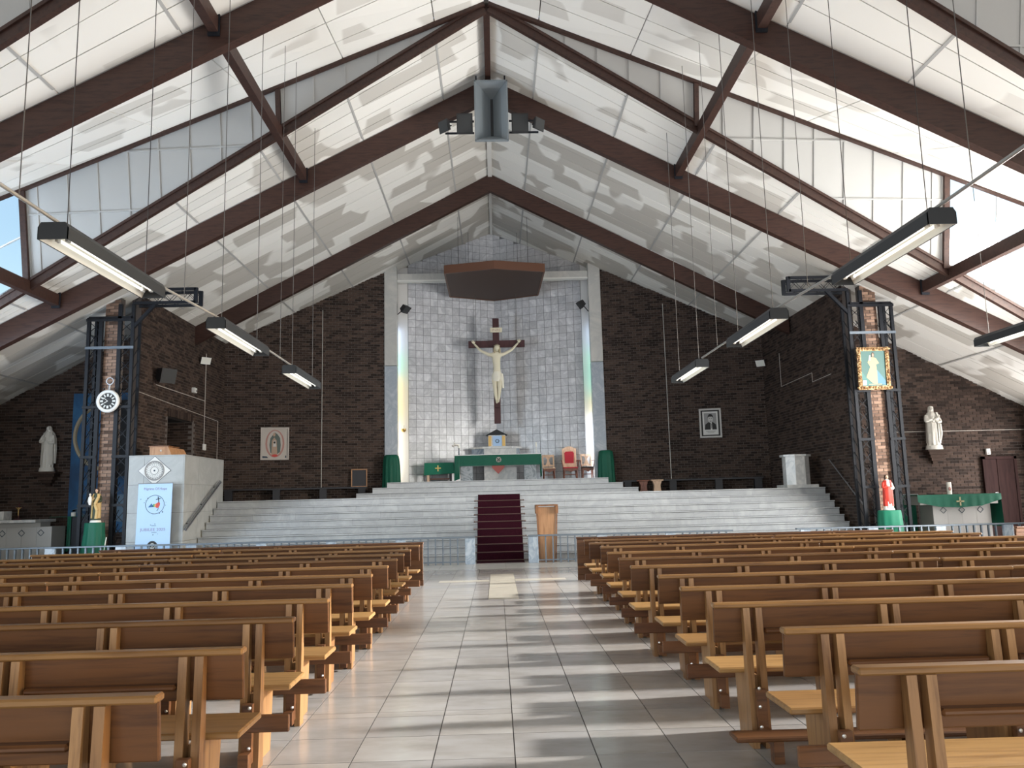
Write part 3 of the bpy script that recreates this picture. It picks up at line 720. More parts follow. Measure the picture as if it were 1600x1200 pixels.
# ------------------------------------------------------------------ pews
def make_pew(L, ext, label, knee_down=False):
    """local frame: x along the pew from 0 to L (aisle end at x = 0), y forward, z up"""
    t = thing('church_pew', label, 'pew', (0,0,0), world=False)
    part('seat', MB().cbox(0.03, L-0.03, 0.06, 0.45, 0.425, 0.46, 0.008), M['pew_seat_lit'], t)
    bk = MB(); 
    def slab(mb, xa, xb, y0, y1, za, zb, ty, c=0.006):
        b = MB().cbox(xa, xb, y0, y1, za, zb, c)
        b.v = [(p[0], p[1]-ty*(p[2]-za), p[2]) for p in b.v]; mb.add(b.v, b.f); return mb
    part('backrest', slab(MB(), 0, L, 0.02, 0.045, 0.625, 0.855, 0.10), M['pew_x'], t)
    part('top_rail', MB().cbox(-0.008, L+0.008, -0.045, 0.035, 0.848, 0.88, 0.008), M['pew_cap_lit'], t)
    sup = [0.24, 0.24+(L-0.48)/3, 0.24+2*(L-0.48)/3, L-0.24]
    for a, b in zip(sup[:-1], sup[1:]):
        part('book_ledge', MB().cbox(a+0.075, b-0.075, -0.045, 0.018, 0.685, 0.715, 0.01), M['pew_x'], t)
    for x in sup:
        part('leg', MB().hexa([(x-.018,0.0,0),(x+.018,0.0,0),(x+.018,.33,0),(x-.018,.33,0),(x-.018,0.0,.425),(x+.018,0.0,.425),(x+.018,.38,.425),(x-.018,.38,.425)]), M['pew_z'], t)
        for s in (-1, 1):
            xx = x+s*0.040
            part('upright', MB().hexa([(xx-.021,-.095,0),(xx+.021,-.095,0),(xx+.021,.01,0),(xx-.021,.01,0),(xx-.021,-.05,.848),(xx+.021,-.05,.848),(xx+.021,.0,.848),(xx-.021,.0,.848)]), M['pew_z'], t)
    if not knee_down:
        part('kneeler', MB().cbox(-ext, L-0.05, -0.165, -0.135, 0.235, 0.335, 0.006), M['pew_dark'], t)
    else:
        part('kneeler', MB().cbox(-ext, L-0.05, -0.44, -0.28, 0.135, 0.165, 0.008), M['pew_x'], t)
    for x in sup:
        b = part('kneeler_bracket', MB().box(x-0.03, x+0.03, -0.133, -0.09, 0.05, 0.39).box(x-0.03, x+0.03, -0.20, -0.133, 0.03, 0.12) if not knee_down else
                 MB().box(x-0.03, x+0.03, -0.133, -0.09, 0.05, 0.36).box(x-0.03, x+0.03, -0.40, -0.10, 0.09, 0.134).box(x-0.03, x+0.03, -0.40, -0.33, 0.0, 0.09), M['pew_dark'], t)
        bo = MB()
        for zz in (0.12, 0.24, 0.35):
            for xo in (-0.015,): bo.ball((x+xo-0.016*0, -0.14 if zz < .2 else -0.137, zz+0.02), 0.011, 0.006, 0.011, n=8, m=4)
        part('bolts', bo, M['bolt'], b)
    return t
ORD = ['front', 'second', 'third', 'fourth', 'fifth', 'sixth', 'seventh', 'eighth', 'ninth', 'tenth', 'eleventh']
LEFT = [(-1.30, 3.24), (-1.28, 4.21), (-1.29, 5.26), (-1.27, 6.22), (-1.28, 7.28), (-1.25, 8.2), (-1.23, 9.24), (-1.26, 10.32), (-1.28, 11.26), (-1.29, 12.22), (-1.27, 13.36)]
RIGHT = [(1.43, 3.36), (1.48, 4.34), (1.39, 5.38), (1.40, 6.35), (1.42, 7.33), (1.35, 8.38), (1.39, 9.47), (1.40, 10.52), (1.47, 11.75), (1.42, 12.75), (1.44, 13.68)]
def rowword(i):   # i counted from the camera, 0 = nearest
    return {0: 'nearest the camera', 1: 'second row from the camera', 2: 'third row from the camera', 3: 'fourth row from the camera', 4: 'fifth row from the camera',
            5: 'sixth row from the camera', 6: 'fifth row from the front', 7: 'fourth row from the front', 8: 'third row from the front', 9: 'second row from the front', 10: 'front row'}[i]
protoA = make_pew(3.16, 0.02, 'x'); protoK = make_pew(3.16, 0.02, 'x', True); protoB = make_pew(2.98, 0.0, 'x')
used = set()
def put(proto, x, y, rz, label, group, mirror=False):
    o = proto if proto.name not in used else copy_tree(proto)
    used.add(proto.name); o.location = (x, y, 0.001); o.rotation_euler = (0, 0, rz); o['label'] = label; o['group'] = group
    return o
# right-hand pews use the local frame directly; left-hand ones use mirrored twins
def mirrored(t):
    c = t.copy(); COL.objects.link(c)
    def rec(src, dst):
        for ch in src.children:
            d = ch.copy(); d.data = ch.data.copy(); COL.objects.link(d); d.parent = dst
            for v in d.data.vertices: v.co.x = -v.co.x
            d.data.flip_normals(); rec(ch, d)
    rec(t, c); return c
protoAL = mirrored(protoA); protoBL = mirrored(protoB)
for i, (x, y) in enumerate(RIGHT):
    w_ = rowword(i)
    put(protoK if i == 2 else protoA, x, y, random.uniform(-.004, .004), 'aisle pew, right block, %s%s' % (w_, ', kneeler folded down' if i == 2 else ''), 'pews of the right block')
    if i >= 2: put(protoB, x+3.19, y+random.uniform(-.05, .05), random.uniform(-.006, .006), 'outer wooden pew, right block, %s' % w_, 'pews of the right block')
for i, (x, y) in enumerate(LEFT):
    w_ = rowword(i)
    put(protoAL, x, y, random.uniform(-.004, .004), 'aisle pew, left block, %s' % w_, 'pews of the left block')
    if i >= 2: put(protoBL, x-3.19, y+random.uniform(-.05, .05), random.uniform(-.006, .006), 'outer wooden pew, left block, %s' % w_, 'pews of the left block')
# third pews further out on the right, only seen through gaps, and the front screens
def screen(x0, x1, y, label):
    t = thing('pew_front_screen', label, 'pew screen', ((x0+x1)/2, y, 0))
    n = max(1, int(abs(x1-x0)/1.05))
    for i in range(n):
        a = x0+(x1-x0)*i/n; b = x0+(x1-x0)*(i+1)/n
        part('panel', MB().cbox(a, b-0.003, y, y+0.03, 0.10, 0.74, 0.005), M['pew_x'], t)
        part('upright', MB().box(a+0.28, a+0.33, y-0.06, y, 0.0, 0.78), M['pew_z'], t); part('upright', MB().box(a+0.36, a+0.41, y-0.06, y, 0.0, 0.78), M['pew_z'], t)
    part('top_rail', MB().cbox(x0-.01, x1+.01, y-0.05, y+0.05, 0.775, 0.81, 0.008), M['pew_x'], t)
    part('fascia', MB().cbox(x0, x1, y-0.015, y+0.04, 0.70, 0.775, 0.006), M['pew_dark'], t)
    part('ledge', MB().cbox(x0, x1, y-0.06, y+0.03, 0.22, 0.26, 0.008), M['pew_x'], t)
    part('plinth', MB().box(x0, x1, y+0.005, y+0.035, 0.0, 0.11), M['pew_dark'], t)
screen(-4.5, -1.42, 15.7, 'low wooden screen closing the left pews at the aisle'); screen(-7.5, -4.52, 15.7, 'low wooden screen closing the outer left pews')
screen(1.54, 4.62, 16.0, 'low wooden screen closing the right pews at the aisle'); screen(4.64, 7.75, 16.0, 'low wooden screen closing the outer right pews')
screen(10.15, 13.2, 15.9, 'short piece of orange wooden screen at the right picture edge')

# ------------------------------------------------------------------ altar rails
def rail(segs, label, y=20.5):
    x0, x1 = segs
    t = thing('altar_rail', label, 'railing', ((x0+x1)/2, y, 0))
    part('top_rail', MB().cbox(x0, x1, y-0.06, y+0.06, 0.645, 0.685, 0.008), M['rail_metal'], t)
    part('bottom_rail', MB().box(x0, x1, y-0.02, y+0.02, 0.05, 0.08), M['rail_metal'], t)
    return t
def rail_fill(t, x0, x1, y=20.5, first='l'):
    x = x0 if first == 'l' else x1; d = 1 if first == 'l' else -1
    me = None; pm = None
    while (x < x1-0.1) if d > 0 else (x > x0+0.1):
        a, b = (x, x+0.25) if d > 0 else (x-0.25, x)
        part('marble_panel', MB().cbox(a, b, y-0.045, y+0.045, 0.0, 0.645, 0.006), M['rail_marble'], t)
        for i in range(1, 8):
            xx = x+d*(0.25+0.184*i-0.0)
            if x0+0.03 < xx < x1-0.03: part('baluster', MB().box(xx-0.016, xx+0.016, y-0.03, y+0.03, 0.0 if False else 0.0, 0.645), M['rail_metal'], t)
        x += d*1.72
a = rail((-14.6, -0.56), 'grey metal altar rail with marble panels, left of the carpet'); rail_fill(a, -14.6, -0.56, first='r')
a = rail((0.76, 5.9), 'grey metal altar rail with marble panels, right of the carpet'); rail_fill(a, 0.76, 5.9)
a = rail((7.5, 14.6), 'pale altar rail in front of the right side altar'); rail_fill(a, 7.6, 14.6)

# ------------------------------------------------------------------ ceiling lights
def fixture(x, ya, yb, label, z=4.15):
    t = thing('strip_light', label, 'ceiling light', (x, (ya+yb)/2, z), 'fluorescent strip lights')
    h = 0.145
    part('housing', MB().hexa([(x-h,ya,z+.12),(x+h,ya,z+.12),(x+h,yb,z+.12),(x-h,yb,z+.12),(x-h*.8,ya,z+.17),(x+h*.8,ya,z+.17),(x+h*.8,yb,z+.17),(x-h*.8,yb,z+.17)])
         .box(x-h, x-h+.008, ya, yb, z, z+.12).box(x+h-.008, x+h, ya, yb, z, z+.12).box(x-h, x+h, ya, ya+.01, z, z+.12).box(x-h, x+h, yb-.01, yb, z, z+.12), M['dark_grey'], t)
    part('reflector', MB().box(x-h+.01, x+h-.01, ya+.012, yb-.012, z+.10, z+.118).hexa([(x-h+.009,ya+.012,z+.004),(x-h+.011,ya+.012,z+.004),(x-h+.011,yb-.012,z+.004),(x-h+.009,yb-.012,z+.004),(x-h+.05,ya+.012,z+.1),(x-h+.052,ya+.012,z+.1),(x-h+.052,yb-.012,z+.1),(x-h+.05,yb-.012,z+.1)])
         .hexa([(x+h-.011,ya+.012,z+.004),(x+h-.009,ya+.012,z+.004),(x+h-.009,yb-.012,z+.004),(x+h-.011,yb-.012,z+.004),(x+h-.052,ya+.012,z+.1),(x+h-.05,ya+.012,z+.1),(x+h-.05,yb-.012,z+.1),(x+h-.052,yb-.012,z+.1)]), M['reflector'], t)
    for s in (-1, 1):
        part('tube', MB().tube((x+s*.05, ya+.22, z+.055), (x+s*.05, yb-.22, z+.055), 0.016, 10), M['tube'], t, True)
        part('tube_socket', MB().box(x+s*.05-.014, x+s*.05+.014, ya+.16, ya+.22, z+.03, z+.1).box(x+s*.05-.014, x+s*.05+.014, yb-.22, yb-.16, z+.03, z+.1), M['white_plastic'], t)
    for i, y in enumerate((ya+0.25, yb-0.25)):
        top = roofz(x)
        if 13.06-0.0 <= y <= 13.26 or 19.6 <= y <= 19.8: top -= 0.58
        # under the lifted half bays the roof is higher
        for YA, YB in BAYS:
            if YA < y < midY(YA, abs(x))-0.04*abs(x):
                tq = (y-YA)/(midY(YA, abs(x))-0.04*abs(x)-YA); top = roofz(x)+(ZR-0.325*abs(x)-roofz(x))*tq
        part('suspension_wire', MB().tube((x, y, z+.165), (x, y, top), 0.005 if ya < 9 else 0.006, 5), M['chain'] if ya < 9 else M['wire'], t)
FX = [(-4.2, 7.55, 9.85, 'nearest strip light of the left row, by the left tower'), (-4.05, 11.65, 13.95, 'middle strip light of the left row, hanging before the brick wall'), (-4.06, 15.9, 18.2, 'farthest strip light of the left row'),
      (4.43, 7.55, 9.85, 'nearest strip light of the right row, by the right tower'), (4.28, 11.75, 14.05, 'middle strip light of the right row, before the brick wall'), (4.25, 16.2, 18.5, 'farthest strip light of the right row'),
      (9.0, 12.2, 14.5, 'outermost strip light at the right picture edge'), (-9.15, 12.2, 14.5, 'outermost strip light at the left picture edge, just its tip')]
for f in FX: fixture(*f)
def conduit(pts, label, r=0.018, m='conduit', group=None):
    t = tag(part('conduit', MB().path(pts, r, 8), M[m], None, True), label, 'conduit', group)
for s, xs, nm in ((-1, (-4.1, -4.2, -4.05, -4.06), 'left'), (1, (4.3, 4.43, 4.28, 4.25), 'right')):
    zc = 4.342
    conduit([(xs[0], 3.0, zc), (xs[1], 7.9, zc)], 'grey conduit leading into the nearest strip light of the %s row' % nm)
    conduit([(xs[1], 9.6, zc), (xs[2], 12.0, zc)], 'grey conduit between the nearest and middle strip lights, %s row' % nm)
    conduit([(xs[2], 13.7, zc), (xs[3], 16.2, zc)], 'grey conduit between the middle and farthest strip lights, %s row' % nm)
# bare hanging wires that reach down to the conduits
# (seen against the ceiling, further from the lights)
for i, (x, y) in enumerate(((-4.15, 6.9), (-4.15, 10.7), (-4.05, 15.2), (4.36, 6.9), (4.36, 10.8), (4.27, 15.1))):
    top = roofz(x)
    for YA, YB in BAYS:
        e = midY(YA, abs(x))-0.04*abs(x)
        if YA < y < e: top = roofz(x)+(ZR-0.325*abs(x)-roofz(x))*(y-YA)/(e-YA)
    tag(part('hanging_wire', MB().tube((x, y, 4.34), (x, y, top), 0.005, 5), M['wire']), 'thin wire from the ceiling holding the conduit, %s row, %s' % ('left' if x < 0 else 'right', ['nearest the camera', 'after the nearest light', 'before the farthest light'][i % 3]), 'wire', 'conduit wires')

# ------------------------------------------------------------------ figures
def head(mb, c, s, look=(0, -1)):
    """small carved head of height s facing -y, with nose, brow and chin"""
    x, y, z = c
    n, m_ = 16, 10; rr = []
    vs0 = len(mb.v)
    mb.ball((x, y, z), s*0.36, s*0.42, s*0.5, n=n, m=m_)
    for i in range(vs0, len(mb.v)):
        px, py, pz = mb.v[i]; q = (pz-z)/(s*0.5)
        if q < -0.1: px = x+(px-x)*(1+0.28*(q+0.1)); py = y+(py-y)*(1+0.12*(q+.1))
        mb.v[i] = (px, py, pz)
    mb.hexa([(x-.05*s,y-.40*s,z-.10*s),(x+.05*s,y-.40*s,z-.10*s),(x+.05*s,y-.30*s,z-.10*s),(x-.05*s,y-.30*s,z-.10*s),(x-.02*s,y-.41*s,z+.06*s),(x+.02*s,y-.41*s,z+.06*s),(x+.02*s,y-.30*s,z+.06*s),(x-.02*s,y-.30*s,z+.06*s)])
    mb.v[-8] = (x-.05*s, y-.50*s, z-.10*s); mb.v[-7] = (x+.05*s, y-.50*s, z-.10*s)
    return mb
def eyes(mb, c, s):
    x, y, z = c
    for q in (-1, 1): mb.ball((x+q*.14*s, y-.385*s, z+.04*s), .045*s, .03*s, .03*s, n=8, m=5)
    mb.ball((x, y-.40*s, z-.22*s), .09*s, .03*s, .02*s, n=8, m=4)
    return mb
def hand(nodes_mb, wrist, d, s, spread=(0, 0, 1)):
    """palm and five separate fingers pointing along d"""
    w_ = Vector(wrist); d = Vector(d).normalized(); u = Vector(spread); u = (u-d*u.dot(d)).normalized(); n = d.cross(u)
    mb = nodes_mb; p = w_+d*s*.45
    mb.hexa([tuple(w_+u*a*s*.22+n*b*s*.10) for a, b in ((-1,-1),(1,-1),(1,1),(-1,1))]+[tuple(w_+d*s*.5+u*a*s*.30+n*b*s*.09) for a, b in ((-1,-1),(1,-1),(1,1),(-1,1))])
    for i, ln in enumerate((.40, .48, .46, .36)):
        a = w_+d*s*.48+u*s*(.24-.16*i); k = a+(d+u*(.18-.12*i))*s*ln*.55; mb.tube(a, k, s*.065, 6); mb.tube(k, k+(d*.8-n*.5)*s*ln*.5, s*.058, 6, s*.04)
    a = w_+d*s*.15+u*s*.24; k = a+(d*.55+u*.7)*s*.3; mb.tube(a, k, s*.075, 6); mb.tube(k, k+(d*.8+u*.2)*s*.22, s*.065, 6, s*.045)
    return mb

# crucifix above the tabernacle
cx0, cyy = 0.10, 30.55
cz = thing('crucifix', 'large dark wooden cross with a pale carved figure, hanging before the apse wall', 'crucifix', (cx0, cyy, 4.42))
part('upright_beam', MB().cbox(cx0-.125, cx0+.125, cyy, cyy+.10, 4.43, 8.50, .01), M['cross'], cz)
part('cross_beam', MB().cbox(cx0-1.06, cx0+1.10, cyy-.005, cyy+.105, 7.36, 7.63, .01), M['cross'], cz)
sg_ = part('title_board', MB().cbox(cx0-.22, cx0+.24, cyy-.03, cyy-.005, 7.94, 8.13, .01), M['ivory'], cz)
text('title_letters', 'INRI', 0.14, cx0+.01, cyy-.031, 7.985, M['tan'], sg_, 0.30)
fy = cyy-.17
body = skin([(cx0+.02, fy, 6.28, .15, .105), (cx0+.02, fy, 6.50, .125, .095), (cx0, fy-.01, 6.72, .165, .12), (cx0, fy, 6.94, .185, .125), (cx0, fy, 7.06, .10, .085),
             (cx0-.02, fy-.02, 7.17, .062, .062), (cx0+.01, fy-.06, 7.22, .06),
             (cx0-.26, fy+.02, 7.04, .072), (cx0-.55, fy+.06, 7.19, .055), (cx0-.60, fy+.06, 7.22, .052), (cx0-.84, fy+.10, 7.50, .036),
             (cx0+.26, fy+.02, 7.05, .072), (cx0+.55, fy+.06, 7.21, .055), (cx0+.60, fy+.06, 7.24, .052), (cx0+.86, fy+.10, 7.52, .036),
             (cx0-.085, fy, 6.14, .112), (cx0-.08, fy-.07, 5.78, .085), (cx0-.07, fy-.07, 5.72, .08), (cx0-.045, fy, 5.42, .062), (cx0-.02, fy+.02, 5.27, .045), (cx0-.02, fy-.09, 5.17, .038),
             (cx0+.105, fy, 6.14, .112), (cx0+.10, fy-.08, 5.79, .085), (cx0+.10, fy-.08, 5.73, .08), (cx0+.07, fy, 5.45, .062), (cx0+.045, fy+.01, 5.30, .045), (cx0+.04, fy-.10, 5.20, .038)],
            [(0,1),(1,2),(2,3),(3,4),(4,5),(5,6),(4,7),(7,8),(8,9),(9,10),(4,11),(11,12),(12,13),(13,14),(0,15),(15,16),(16,17),(17,18),(18,19),(19,20),(0,21),(21,22),(22,23),(23,24),(24,25),(25,26)], 2)
hand(body, (cx0-.84, fy+.10, 7.50), (-.45, -.1, .8), .16, (1, 0, .5)); hand(body, (cx0+.86, fy+.10, 7.52), (.45, -.1, .8), .16, (-1, 0, .5))
head(body, (cx0+.03, fy-.10, 7.29), .27)
fig = part('figure', body, M['ivory'], cz, True)
hr = MB(); hr.ball((cx0+.03, fy-.06, 7.315), .115, .115, .125, 16, 10); hr.loft([(cx0-.06, fy-.05, 7.06, .03, .04), (cx0-.07, fy-.06, 7.18, .045, .06), (cx0-.06, fy-.06, 7.30, .04, .06)], 10); hr.loft([(cx0+.12, fy-.05, 7.08, .03, .04), (cx0+.13, fy-.06, 7.18, .045, .06), (cx0+.12, fy-.06, 7.30, .04, .06)], 10); hr.torus((cx0+.03, fy-.08, 7.375), .10, .018, 'z', 16, 6)
part('hair', hr, M['hair_shaded'], fig, True)
part('loincloth', MB().loft([(cx0+.01, fy-.01, 6.00, .185, .13, .10, 7, 0), (cx0+.01, fy-.01, 6.14, .195, .14, .07, 9, 1), (cx0+.01, fy-.01, 6.28, .175, .125, .06, 8, 2), (cx0+.02, fy-.01, 6.38, .14, .11, .03, 8, 2)], 36).loft([(cx0+.22, fy-.03, 5.75, .04, .05, .2, 3, 0), (cx0+.21, fy-.03, 6.05, .06, .07, .2, 3, 0), (cx0+.18, fy-.03, 6.30, .06, .06)], 14), M['cloth_carved'], fig, True)
part('foot_block', MB().cbox(cx0-.09, cx0+.11, cyy-.12, cyy, 5.02, 5.16, .01), M['cross'], cz)
for x in (cx0-.76, cx0+.80): part('hanging_cable', MB().tube((x, cyy+.05, 7.63), (x, cyy+.05, 9.46), .008, 5), M['wire'], cz)

# canopy over the altar
cn = thing('altar_canopy', 'brown six-sided canopy hanging high in front of the apse', 'canopy', (0.1, 29.3, 9.45))
hexp = [(-1.68, 27.5), (0.08, 27.0), (1.86, 27.5), (1.80, 30.85), (0.06, 31.6), (-1.68, 30.85)]
part('soffit', MB().zprism([(x*.985+.001, y+(.02 if y < 28 else -.02)) for x, y in hexp], 9.46, 9.5), M['canopy_under'], cn)
for a, b in zip(hexp, hexp[1:]+hexp[:1]):
    part('fascia', MB().hexa([(a[0],a[1],9.44),(b[0],b[1],9.44),(b[0]*.97,b[1]+(.06 if b[1]<28 else -.06),9.44),(a[0]*.97,a[1]+(.06 if a[1]<28 else -.06),9.44),(a[0],a[1],9.74),(b[0],b[1],9.74),(b[0]*.97,b[1]+(.06 if b[1]<28 else -.06),9.74),(a[0]*.97,a[1]+(.06 if a[1]<28 else -.06),9.74)]), M['canopy'], cn)
for x, y in ((-1.2, 28.2), (1.3, 28.2), (-.9, 30.4), (1.0, 30.4)): part('hanging_cable', MB().tube((x, y, 9.5), (x, y, roofz(x)), .008, 5), M['wire'], cn)

# ------------------------------------------------------------------ altar group
ZA = 2.266
al = thing('high_altar', 'long marble altar table on dark marble legs, under a green cloth', 'altar', (0.08, 30.0, ZA))
part('table_top', MB().cbox(-1.45, 1.61, 29.6, 30.35, 3.08, 3.19, .01), M['white_marble'], al)
for x in (-1.30, 1.02): part('leg', MB().cbox(x, x+.45, 29.68, 30.25, ZA, 3.08, .01), M['dark_marble'], al)
part('frontal_diamond', MB().prism([(0.08, 2.50), (0.31, 2.73), (0.31, 2.82), (-.15, 2.82), (-.15, 2.73)], 29.66, 29.69), M['red_stone'], al)
part('frontal_bar', MB().box(-.86, 1.02, 29.70, 29.78, 2.80, 3.08), M['white_marble'], al)
def cloth_skirt(mb, poly, ztop, drops, amp=.015, nseg=8):
    """hanging cloth round an open or closed plan line: poly points, drop heights per point"""
    pts = []
    for i in range(len(poly)-1):
        for k in range(nseg):
            t = k/nseg; pts.append((poly[i][0]+(poly[i+1][0]-poly[i][0])*t, poly[i][1]+(poly[i+1][1]-poly[i][1])*t, drops[i]+(drops[i+1]-drops[i])*t))
    pts.append((*poly[-1], drops[-1]))
    vs = []; n = len(pts); rows = 6
    for r in range(rows+1):
        f = r/rows
        for i, (x, y, d) in enumerate(pts):
            wv = amp*f*math.sin(i*1.9); a = pts[max(i-1, 0)]; b = pts[min(i+1, n-1)]
            dx, dy = b[0]-a[0], b[1]-a[1]; L = math.hypot(dx, dy) or 1
            vs.append((x+dy/L*(wv+amp*f), y-dx/L*(wv+amp*f), ztop-d*f))
    mb.add(vs, [(r*n+i, r*n+i+1, (r+1)*n+i+1, (r+1)*n+i) for r in range(rows) for i in range(n-1)])
    return mb
cl = thing('altar_cloth', 'dark green cloth with a round emblem over the long altar table', 'cloth', (0.08, 30.0, 3.2))
part('cloth_top', MB().box(-1.49, 1.64, 29.58, 30.37, 3.192, 3.205), M['green'], cl)
part('front_drop', cloth_skirt(MB(), [(-1.5, 29.57), (1.66, 29.57)], 3.205, [.40, .40], .012, 30), M['green'], cl, True)
part('side_drop', cloth_skirt(MB(), [(-1.5, 30.37), (-1.5, 29.56), (-1.32, 29.56)], 3.205, [.9, .92, .86], .02, 8), M['green'], cl, True)
part('side_drop', cloth_skirt(MB(), [(1.60, 29.56), (1.65, 29.56), (1.65, 30.37)], 3.205, [.80, .82, .85], .012, 8), M['green'], cl, True)
em = MB().torus((0.10, 29.545, 3.01), .085, .012, 'y', 20, 6); part('emblem', em.disc((0.10, 3.01), .035, 29.53, 29.545).box(.085, .115, 29.53, 29.545, 2.92, 3.10).box(.01, .19, 29.53, 29.545, 2.995, 3.025), M['parch'], cl, True)
part('white_edge', MB().box(-1.50, 1.65, 29.553, 29.565, 3.19, 3.212), M['white_plastic'], cl)

tb = thing('tabernacle_pedestal', 'stepped white marble pedestal behind the altar', 'pedestal', (0.12, 31.2, ZA))
part('block', MB().zprism([(-.45, 30.85), (.78, 30.85), (.78, 31.4), (-.45, 31.4)], ZA, 3.5), M['white_marble'], tb)
part('shelf', MB().zprism([(-1.0, 31.15), (-.5, 30.72), (.62, 30.72), (1.0, 31.1), (.9, 31.45), (-.85, 31.45)], 3.5, 3.57), M['white_marble'], tb)
part('wing', MB().zprism([(-.92, 31.15), (-.45, 30.87), (-.45, 31.4), (-.85, 31.4)], 3.12, 3.5), M['rail_marble'], tb)
part('wing', MB().zprism([(.92, 31.1), (.78, 30.87), (.78, 31.4), (.88, 31.4)], 3.12, 3.5), M['rail_marble'], tb)
tn = thing('tabernacle', 'white house-shaped tabernacle with gilt edges and dark gabled roof', 'tabernacle', (0.05, 31.1, 3.57))
part('box', MB().cbox(-.28, .38, 30.95, 31.35, 3.571, 4.02, .01), M['white_marble'], tn)
part('door', MB().box(-.10, .24, 30.93, 30.952, 3.6, 3.99), M['banner'], tn); part('door_emblem', MB().torus((.07, 30.925, 3.79), .07, .012, 'y', 6, 4).box(-.02, .16, 30.92, 30.93, 3.785, 3.795), M['ink'], tn)
for x in (-.27, .26): part('gilt_panel', MB().box(x, x+.11, 30.93, 30.952, 3.6, 3.99), M['brass'], tn)
part('roof', MB().prism([(-.36, 4.02), (.46, 4.02), (.05, 4.24)], 30.9, 31.4), M['horn_in'], tn)
def candle_holder(x, y, z, h, label, branched):
    t = thing('candlestick', label, 'candlestick', (x, y, z))
    part('stick', MB().loft([(x,y,z,.07,.07),(x,y,z+.02,.07,.07),(x,y,z+.04,.02,.02),(x,y,z+h*.3,.016,.016),(x,y,z+h*.35,.03,.03),(x,y,z+h*.4,.016,.016),(x,y,z+h*.6,.018,.018),(x,y,z+h*.62,.04,.04),(x,y,z+h*.65,.04,.04)], 12), M['ink'] if branched else M['white_plastic'], t, True)
    part('candle', MB().tube((x, y, z+h*.65), (x, y, z+h), .028, 10), M['candle'], t, True)
    if branched:
        part('flowers', MB().ball((x-.12, y, z+h*.95), .08, .07, .045).ball((x-.2, y, z+h*.88), .06, .05, .04).ball((x-.04, y, z+h*.93), .06, .05, .04).ball((x-.16, y, z+h*1.12), .03), M['robe'], t, True)
candle_holder(-1.36, 29.95, 3.206, .42, 'dark candlestick with white flowers at the left end of the altar', True)
candle_holder(1.50, 29.95, 3.206, .44, 'white candlestick at the right end of the altar', False)
# credence table with a green cloth
cr2 = thing('credence_table', 'small wooden table under a green cloth, left of the altar', 'table', (-2.1, 30.4, ZA))
part('table_top', MB().cbox(-2.6, -1.62, 30.15, 30.65, 2.93, 2.96, .006), M['chair_wood'], cr2)
for x, y in ((-2.52, 30.2), (-2.52, 30.6), (-1.70, 30.2), (-1.70, 30.6)): part('leg', MB().box(x-.035, x+.035, y-.035, y+.035, ZA, 2.93), M['chair_pale'] if x < -2 else M['bench'], cr2)
part('stretcher', MB().box(-2.5, -1.7, 30.57, 30.63, 2.36, 2.42), M['chair_wood'], cr2)
cc = thing('credence_cloth', 'bright green cloth with a gold cross on the small table', 'cloth', (-2.1, 30.4, 2.96))
part('cloth_top', MB().box(-2.64, -1.58, 30.12, 30.68, 2.962, 2.974), M['green_light'], cc)
part('drop', cloth_skirt(MB(), [(-2.65, 30.68), (-2.65, 30.11), (-1.57, 30.11), (-1.57, 30.68)], 2.974, [.45, .45, .40, .42], .02, 12), M['green_light'], cc, True)
part('gold_cross', MB().box(-2.16, -2.13, 30.06, 30.075, 2.66, 2.88).box(-2.25, -2.04, 30.06, 30.075, 2.76, 2.79), M['gold'], cc)
